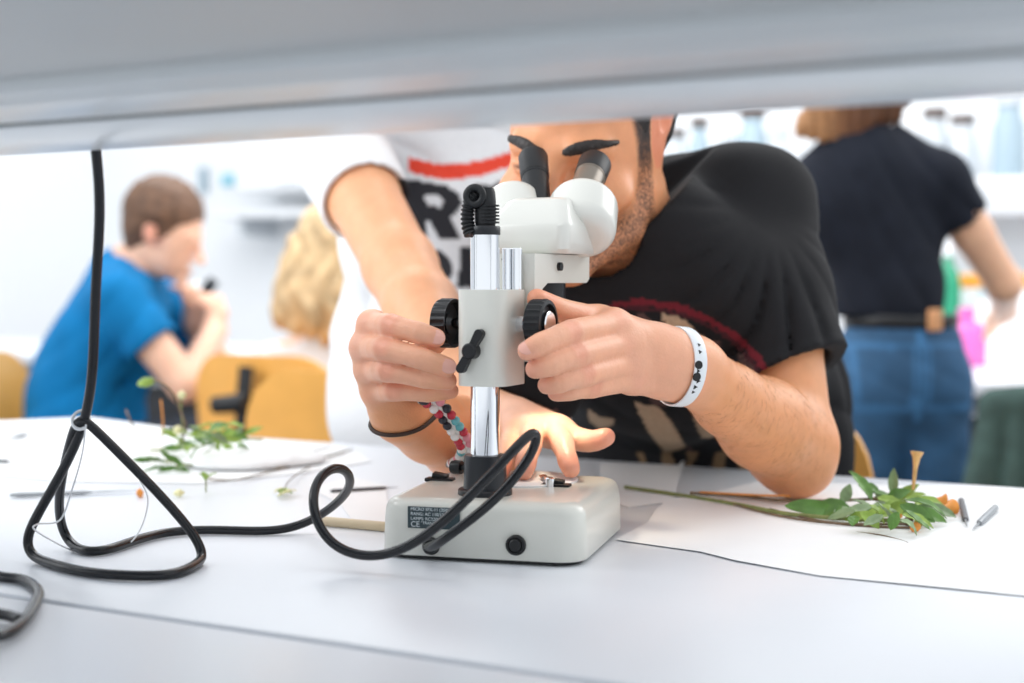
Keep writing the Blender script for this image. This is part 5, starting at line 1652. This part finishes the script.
trumpet(sp, P(913, 490, 1.33), P(917, 452, 1.335), 0.0050, mat('apricot_petal', (0.80, 0.47, 0.18), 0.5, noise=0.2, nscale=90))
trumpet(sp, up(930, 518, 7), up(953, 515, 8), 0.0060, M_orange)
trumpet(sp, up(918, 509, 8), up(946, 509, 9), 0.0050, M_orange)
for (x_, y_, dz, m_) in ((897, 521, 2, M_orange), (915, 533, 4, M_orange), (919, 528, 5, mat('olive_bud', (0.40, 0.33, 0.06), 0.5)), (908, 527, 5, M_stem), (886, 509, 9, M_cream)):
    p = up(x_, y_, dz); p.z = max(p.z, 0.005)
    o = link('bud', lathe([(0, -0.0048), (0.0030, -0.0032), (0.0042, 0), (0.0034, 0.0034), (0, 0.0056)], axisM(p, (0.8, 0.2, 0.4)), 12), m_, sp)

# sprigs on the left sheet
s2 = thing('plant_sprig', T(200, 462), 'bushy green sprig with cream buds on the paper behind the black cable loop', 'plant')
for pp_, r_, m_ in [
    ([up(178, 452, 4), P(186, 430, 1.66), P(180, 410, 1.66), P(172, 392, 1.66), P(160, 382, 1.66), P(150, 380, 1.66)], 0.0013, M_stem),
    ([up(180, 450, 4), P(183, 430, 1.67), P(181, 408, 1.67), P(182, 398, 1.67)], 0.0010, M_gstem),
    ([up(160, 445, 2), P(163, 425, 1.68), P(161, 400, 1.68)], 0.0010, M_orange),
    ([up(140, 440, 2), P(132, 424, 1.69), P(126, 410, 1.69)], 0.0012, M_stem),
    ([up(150, 452, 2), up(190, 456, 8), up(230, 452, 12), up(262, 446, 6)], 0.0016, M_gstem),
    ([up(175, 470, 3), up(205, 460, 8), up(235, 448, 12)], 0.0013, M_gstem),
]: link('stem', tube(spline(pp_, 6), r_, 7), m_, s2)
link('bud', lathe([(0, -0.010), (0.0045, -0.006), (0.0060, 0.002), (0.0035, 0.009), (0, 0.012)], axisM(P(147, 382, 1.66), (-1, 0, -0.25)), 14), M_leaf2, s2)
for (x_, y_, r_) in ((182, 395, 0.0052), (178, 430, 0.0058)):
    link('bud', lathe([(0, -r_), (r_ * 0.8, -r_ * 0.6), (r_, 0), (r_ * 0.8, r_ * 0.6), (0, r_)], axisM(P(x_, y_, 1.66), (0, 0, 1)), 14), M_cream, s2)
for k in range(46):
    cx_, cy_ = rl.choice([(215, 440), (195, 447), (232, 436), (200, 436), (222, 445)])
    a = (cx_ + rl.gauss(0, 12), cy_ + rl.gauss(0, 4)); an2 = rl.uniform(0, 6.28); l_ = rl.uniform(14, 26)
    b = (a[0] + l_ * math.cos(an2), a[1] + 0.45 * l_ * math.sin(an2) - 3)
    Y_ = 1.66 + rl.uniform(-0.08, 0.08)
    pa, pb = P(a[0], a[1], Y_), P(b[0], b[1], Y_ - 0.01); pa.z = max(pa.z, 0.006); pb.z = max(pb.z, 0.006)
    leaf(s2, pa, pb, rl.uniform(0.007, 0.013), rl.choice([M_leaf2, M_leaf2, M_leaf2, M_leaf, M_leaf3]), curl=rl.uniform(-0.1, 0.3), up=(0, -0.5, 0.8), roll=rl.uniform(-0.8, 0.8))
s3 = thing('plant_sprig', T(165, 470), 'small dark green leaved sprig on the paper left of the bushy sprig', 'plant')
link('stem', tube(spline([up(140, 462, 2), up(165, 465, 4), up(190, 470, 5), up(206, 468, 3)], 6), 0.0012, 7), M_gstem, s3)
for (a, b) in (((165, 462), (137, 458)), ((168, 464), (146, 456)), ((172, 462), (160, 450)), ((170, 468), (142, 474)), ((178, 468), (158, 475)), ((182, 466), (168, 454)), ((175, 470), (190, 476)), ((186, 466), (176, 477)), ((150, 461), (132, 460)), ((190, 460), (200, 446))):
    Y_ = T(170, 474).y
    pa, pb = P(a[0], a[1], Y_), P(b[0], b[1], Y_ - 0.005); pa.z = max(pa.z, 0.004); pb.z = max(pb.z, 0.004)
    leaf(s3, pa, pb, 0.0075, rl.choice([M_leaf, M_leaf, M_leaf3]), curl=0.1, up=(0, -0.5, 0.8), roll=rl.uniform(-0.6, 0.6))
tw = thing('bare_twig', T(250, 475), 'thin bare branching twig lying across the left paper sheet', 'plant')
for pp_, r_ in (([T(205, 478, .003), T(235, 480, .004), T(275, 470, .003), T(320, 458, .004), T(352, 449, .003)], 0.0009), ([T(275, 470, .003), T(300, 455, .006), T(330, 447, .004)], 0.0007), ([T(225, 452, .003), T(260, 455, .006), T(300, 462, .004), T(345, 452, .003)], 0.0007), ([T(283, 493, .003), T(290, 480, .005), T(310, 466, .003)], 0.0007)):
    link('stem', tube(spline(pp_, 6), r_, 6), M_stem, tw)
fs_ = thing('flower_scrap', T(276, 494), 'small yellow green flower scrap on the table left of the cable ring', 'plant')
for k in range(6):
    a = T(272 + rl.gauss(0, 7), 494 + rl.gauss(0, 2), 0.003); an2 = rl.uniform(0, 6.28)
    leaf(fs_, a, a + Vector((0.016 * math.cos(an2), 0.016 * math.sin(an2), 0.003)), 0.006, rl.choice([M_leaf2, M_cream]), up=(0, 0, 1))
for (x_, y_, lb) in ((206, 480, 'small upright green leaf cluster in front of the bushy sprig'),):
    t_ = thing('leaf_scrap', T(x_, y_ + 14), lb, 'plant')
    base_ = T(x_, y_ + 12, 0.002)
    link('stem', tube([base_, base_ + Vector((0, 0, 0.016))], 0.0008, 6), M_gstem, t_)
    for k in range(3): leaf(t_, base_ + Vector((0, 0, 0.012)), base_ + Vector((0.010 * math.cos(k * 2.1), 0.008 * math.sin(k * 2.1), 0.020)), 0.007, M_leaf2)
o = lathe([(0, -0.004), (0.004, -0.002), (0.005, 0.001), (0.002, 0.003), (0, 0.004)], axisM(T(140, 493, 0.0045), (1, 0, 0.2)), 10)
tag(link('petal_scrap', o, M_orange), 'tiny orange petal beside the black cable on the left', 'petal')
o = lathe([(0, -0.006), (0.003, -0.003), (0.004, 0.001), (0.002, 0.004), (0, 0.006)], axisM(T(179, 493, 0.0045), (1, 0.2, 0.05)), 10)
tag(link('leaf_scrap', o, M_cream), 'tiny pale yellow petal on the table behind the cable loop', 'petal')
# crumpled tissue under the left sprig
F = Field(T(245, 470) - Vector((0.14, 0.14, 0.012)), T(245, 470) + Vector((0.14, 0.14, 0.05)), 0.0035)
c0 = T(240, 468); F.ell(c0 + Vector((0, 0.02, 0.004)), (0.070, 0.060, 0.014), k=0.01); F.ell(c0 + Vector((0.05, 0.04, 0.004)), (0.045, 0.050, 0.012), k=0.01)
F.warp(lambda x, y, z: 0.0035 * sinnoise(x, y, z, 14, 5))
F.plane((0, 0, 0.0022), (0, 0, -1))
tag(link('crumpled_tissue', F.mesh('tissue'), M_paper), 'crumpled white tissue beneath the bushy green sprig', 'tissue')

# ================================================================== small tools on the table
M_steel = mat('brushed_steel', (0.30, 0.32, 0.34), 0.35, metal=0.4)


def pen_tool(name, a, b, r, label, m1, m2, tipl=0.3, cat='dissecting needle'):
    a, b = Vector(a), Vector(b); d = b - a; L = d.length
    t = thing(name, (a + b) / 2, label, cat)
    link('handle', lathe([(0, 0), (r * 0.8, 0.001), (r, 0.004), (r, L * (1 - tipl) - 0.004), (r * 0.7, L * (1 - tipl)), (0, L * (1 - tipl))], axisM(a, d), 14), m1, t)
    link('tip', lathe([(0, L * (1 - tipl) - 0.002), (r * 0.35, L * (1 - tipl)), (r * 0.25, L * 0.92), (0, L)], axisM(a, d), 10), m2, t)
    return t


M_dgrey = mat('dark_grey_handle', (0.10, 0.10, 0.11), 0.45)
pen_tool('dissecting_needle', T(961, 500, 0.0045), T(967, 527, 0.003), 0.0030, 'short dark grey dissecting needle with its tip towards the camera, right of the sprig', M_dgrey, M_steel, 0.25)
pen_tool('dissecting_needle', T(996, 507, 0.0045), T(972, 530, 0.003), 0.0030, 'silver grey dissecting needle, rightmost on the white paper', M_steel, M_steel, 0.28)
pen_tool('dissecting_needle', T(330, 491, 0.0030), T(400, 487, 0.003), 0.0018, 'thin black needle lying behind the cable ring left of the base', M_dgrey, M_dgrey, 0.2)
pen_tool('pencil', T(322, 521, 0.0045), T(400, 528, 0.0045), 0.0042, 'beige wooden pencil half hidden by the microscope base', mat('beige_wood', (0.62, 0.50, 0.33), 0.4, noise=0.1), M_steel, 0.1, 'pencil')
sc_ = thing('scalpel', T(75, 492), 'flat grey steel scalpel on the table behind the cable loop', 'scalpel')
a, b = T(10, 495, 0.003), T(92, 492, 0.003)
link('handle', tube([a, a.lerp(b, 0.1), a.lerp(b, 0.5), a.lerp(b, 0.9), b], [0.003, 0.0052, 0.0045, 0.0052, 0.003], 10, flat=0.4, up=(0, 0, 1)), M_steel, sc_)
link('blade', tube([b - (b - a) * 0.02, b + (b - a) * 0.15, b + (b - a) * 0.62], [0.0030, 0.0032, 0.0005], 8, flat=0.25, up=(0, 0, 1)), M_steel, sc_)
pen_tool('dissecting_needle', T(-40, 459, 0.003), T(42, 463, 0.003), 0.0022, 'thin grey needle at the left edge, behind the steel scalpel', M_dgrey, M_steel, 0.4)
f_ = thing('tweezers', T(0, 437), 'grey steel tweezers at the left edge near the far side of the table', 'tweezers')
for dz in (-1, 1): link('arm', tube(spline([T(-60, 440, 0.006), T(-20, 438, 0.006 + 0.004 * dz), T(10, 436, 0.005 + 0.003 * dz), T(26, 433, 0.004)], 6), 0.0055, 8, flat=0.3, up=(0, 0, 1)), M_steel, f_)

# ================================================================== the back of the room
def bottle(px, ybase, h_px, Y, r, m_body, m_cap, label, cat='bottle', group=None, neck=0.35):
    b_ = P(px, ybase, Y); Hh = h_px * Y / FX
    t = thing('bottle', b_, label, cat, group)
    link('body', lathe([(0, 0), (r * 0.96, 0), (r, 0.004), (r, Hh * 0.62), (r * 0.8, Hh * 0.72), (r * neck, Hh * 0.80), (r * neck, Hh * 0.88), (0, Hh * 0.88)], Matrix.Translation(b_), 24), m_body, t)
    link('cap', lathe([(0, Hh * 0.86), (r * neck * 1.25, Hh * 0.86), (r * neck * 1.25, Hh), (0, Hh)], Matrix.Translation(b_), 20), m_cap, t)
    return t


M_pink = mat('pink_liquid', (0.80, 0.16, 0.50), 0.25); M_green = mat('green_plastic', (0.02, 0.30, 0.16), 0.35)
M_orangep = mat('orange_plastic', (0.95, 0.40, 0.05), 0.4); M_sky = mat('sky_blue_card', (0.25, 0.62, 0.75), 0.5)
M_pale = mat('pale_label', (0.36, 0.47, 0.54), 0.5); M_wbottle = mat('milky_bottle', (0.55, 0.60, 0.64), 0.45); M_brownc = mat('brown_cap', (0.10, 0.07, 0.06), 0.4)
zt = -0.0292
def on_back(px, Y): q = P(px, 300, Y); return Vector((q.x, q.y, zt))
def ypx(p): return 341.5 - FX * ((p.z - CAM.z) * CP + p.y * SP) / (p.y * CP - (p.z - CAM.z) * SP)
for px, Y, hp, r, mb, mc, lb in ((966, 4.05, 58, 0.055, M_pink, M_pink, 'bright pink bottle on the back table right of the woman in jeans'),
                                (947, 4.5, 118, 0.040, M_green, M_white, 'green bottle with white top beside the woman in jeans'),
                                (1002, 4.35, 55, 0.045, M_white, M_white, 'white bottle on the back table under the orange box'),
                                (984, 4.5, 70, 0.04, M_white, M_pale, 'white bottle with pale cap on the back table beside the pink one')):
    b_ = on_back(px, Y); bottle(px, ypx(b_), hp, Y, r, mb, mc, lb)
# wall shelves with bottles and boxes
def wall_shelf(s0, s1, z, label, th=0.03, fascia=0.0):
    t = thing('wall_shelf', BN((s0 + s1) / 2, 5.13, z), label, 'shelf', rz=BA)
    link('board', box((s1 - s0, 0.30, th), (0, 0, -th / 2), bevel=0.003), M_white, t, True)
    if fascia: link('fascia', box((s1 - s0, 0.02, fascia), (0, -0.14, -th - fascia / 2), bevel=0.003), M_grey, t, True)
    for sx in (-0.45, 0, 0.45): link('bracket', box((0.02, 0.26, 0.08), (sx * (s1 - s0), 0.015, -th - 0.04), bevel=0.002), M_grey, t, True)
    return t


wall_shelf(-1.2, 2.9, 0.56, 'white wall shelf with bottles high on the back wall', fascia=0.10)
wall_shelf(-4.2, -1.5, 0.52, 'white wall shelf on the left of the back wall')
def BNs(px, n):                      # place on row n seen at column px
    u = (px - 512) / FX; Y = n / (0.473 * u + 0.881); return u * Y, Y
rb = random.Random(8)
row = [(676, 60, 0.055, M_wbottle, M_brownc, 'white bottle with brown cap, first on the wall shelf right of the bending man'),
       (699, 70, 0.050, M_pale, M_brownc, 'pale blue bottle with dark cap on the wall shelf above the black shoulder'),
       (726, 52, 0.055, M_wbottle, M_grey, 'white bottle with grey cap on the wall shelf above the black shoulder'),
       (752, 80, 0.070, M_pale, M_brownc, 'large pale bottle with brown lid on the wall shelf left of the woman'),
       (780, 58, 0.050, M_wbottle, M_grey, 'white bottle with grey cap close to the woman\'s hair'),
       (934, 72, 0.060, M_wbottle, M_brownc, 'white bottle with dark brown cap on the wall shelf right of the woman\'s hair'),
       (962, 64, 0.060, M_grey, M_brownc, 'grey bottle with dark cap on the wall shelf above the bare arm'),
       (1008, 84, 0.070, M_pale, M_grey, 'tall pale bottle on the wall shelf at the right edge')]
for px, hp, r, mb, mc, lb in row:
    X_, Y_ = BNs(px, 5.10); b_ = Vector((X_, Y_, 0.5605)); t = bottle(px, ypx(b_), hp, Y_, r * 0.78, mb, mc, lb, group=None, neck=0.72)
X_, Y_ = BNs(1006, 4.80); ob_ = Vector((X_, Y_, 0.19))
bx_ = thing('supply_box', Vector((X_, Y_, zt)), 'white supply box with an orange lid on the back table at the right edge', 'box', rz=BA)
link('box_body', box((0.26, 0.14, 0.19 - zt), (0, 0, (0.19 - zt) / 2), bevel=0.006), M_white, bx_, True)
link('lid', box((0.27, 0.15, 0.045), (0, 0, 0.19 - zt + 0.022), bevel=0.008), M_orangep, bx_, True)
# left back wall: cupboard rail, small cards, bottles on the back table
for px, py, w_, h_, m_, nm, lb, ct in ((228, 180, 0.07, 0.05, M_sky, 'notice_card', 'small sky blue card on the wall above the blonde hair', 'card'), (203, 180, 0.05, 0.12, M_pale, 'notice_card', 'narrow pale card on the wall right of the brown hair', 'card'),
                                       (38, 232, 0.06, 0.05, M_grey, 'wall_socket', 'small grey wall socket left of the hanging cable', 'socket'), (8, 197, 0.10, 0.03, M_grey, 'notice_card', 'small grey card at the far left of the wall', 'card')):
    X_, Y_ = BNs(px, 5.28); c_ = P(px, py, Y_)
    t = link(nm, box((w_, 0.012, h_), bevel=0.002), m_); t.location = c_; t.rotation_euler = (0, 0, BA); tag(t, lb, ct)
cup = thing('wall_cupboard', BN(-3.15, 5.16, 0.58), 'long white wall cupboard with a grey rail above the blonde hair', 'cupboard', rz=BA)
link('carcass', box((1.9, 0.26, 0.40), (0, 0, 0.22), bevel=0.004), M_wall, cup, True)
for k in range(3):
    d_ = link('door', box((0.61, 0.018, 0.38), (-0.63 + 0.63 * k, -0.14, 0.22), bevel=0.003), M_wall, cup, True)
    link('handle', box((0.12, 0.012, 0.012), (-0.63 + 0.63 * k, -0.155, 0.06), bevel=0.003), M_grey, d_, True)
# the blue man's microscope on the back table
mm = thing('microscope', P(196, 355, 3.98), 'small blurred grey microscope in front of the man in blue', 'microscope')
g0 = P(200, 352, 4.02); g0.z = 0.0
link('base', box((0.16, 0.20, 0.035), g0 + Vector((0, 0, 0.018)), bevel=0.01), M_grey, mm)
link('arm', tube(spline([g0 + Vector((-0.03, 0.03, 0.03)), g0 + Vector((-0.05, 0.03, 0.10)), g0 + Vector((-0.02, 0.02, 0.17)), g0 + Vector((0.0, 0, 0.19))], 6), 0.022, 12), M_white, mm)
link('eyepiece', lathe([(0, 0), (0.016, 0), (0.018, 0.07), (0, 0.07)], axisM(g0 + Vector((0.0, 0, 0.16)), (0.5, -0.2, 0.6)), 16), M_black, mm)
link('objective', lathe([(0, 0), (0.014, 0), (0.018, 0.05), (0, 0.05)], axisM(g0 + Vector((0.01, 0, 0.07)), (0, 0, 1)), 16), M_steel, mm)
# green jacket over a chair back at the far right
jk_loc = at_floor(1046, 2.60)
chair(jk_loc, BA + math.pi, 'orange plywood chair under the green jacket at the right edge', False, w=0.24, up=-0.085)
F = Field(jk_loc + Vector((-0.34, -0.08, 0.30)), jk_loc + Vector((0.30, 0.50, 0.98)), 0.006)
bq = jk_loc + ND * 0.185 - Vector((0, 0, 0.050))
F.chain([bq + Vector((0, 0, 0.86)) - RD * 0.12, bq + Vector((0, 0, 0.875)), bq + Vector((0, 0, 0.86)) + RD * 0.12], [0.030, 0.034, 0.030], k=0.01)
F.chain([bq - RD * 0.12 + Vector((0, 0, 0.83)), bq - RD * 0.16 - ND * 0.03 + Vector((0, 0, 0.60)), bq - RD * 0.16 - ND * 0.035 + Vector((0, 0, 0.50))], [0.030, 0.034, 0.030], k=0.02)
for k in range(6): F.chain([bq + RD * (-0.12 + 0.05 * k) + Vector((0, 0, 0.85)), bq + RD * (-0.14 + 0.056 * k) - ND * 0.035 + Vector((0, 0, 0.50))], [0.026, 0.026], k=0.004)
link_ = link('jacket', F.mesh('jacket', None, 2), mat('grey_green_cloth', (0.045, 0.085, 0.075), 0.85, noise=0.2, nscale=30))
tag(link_, 'grey green jacket hung over a chair back at the right edge', 'jacket')
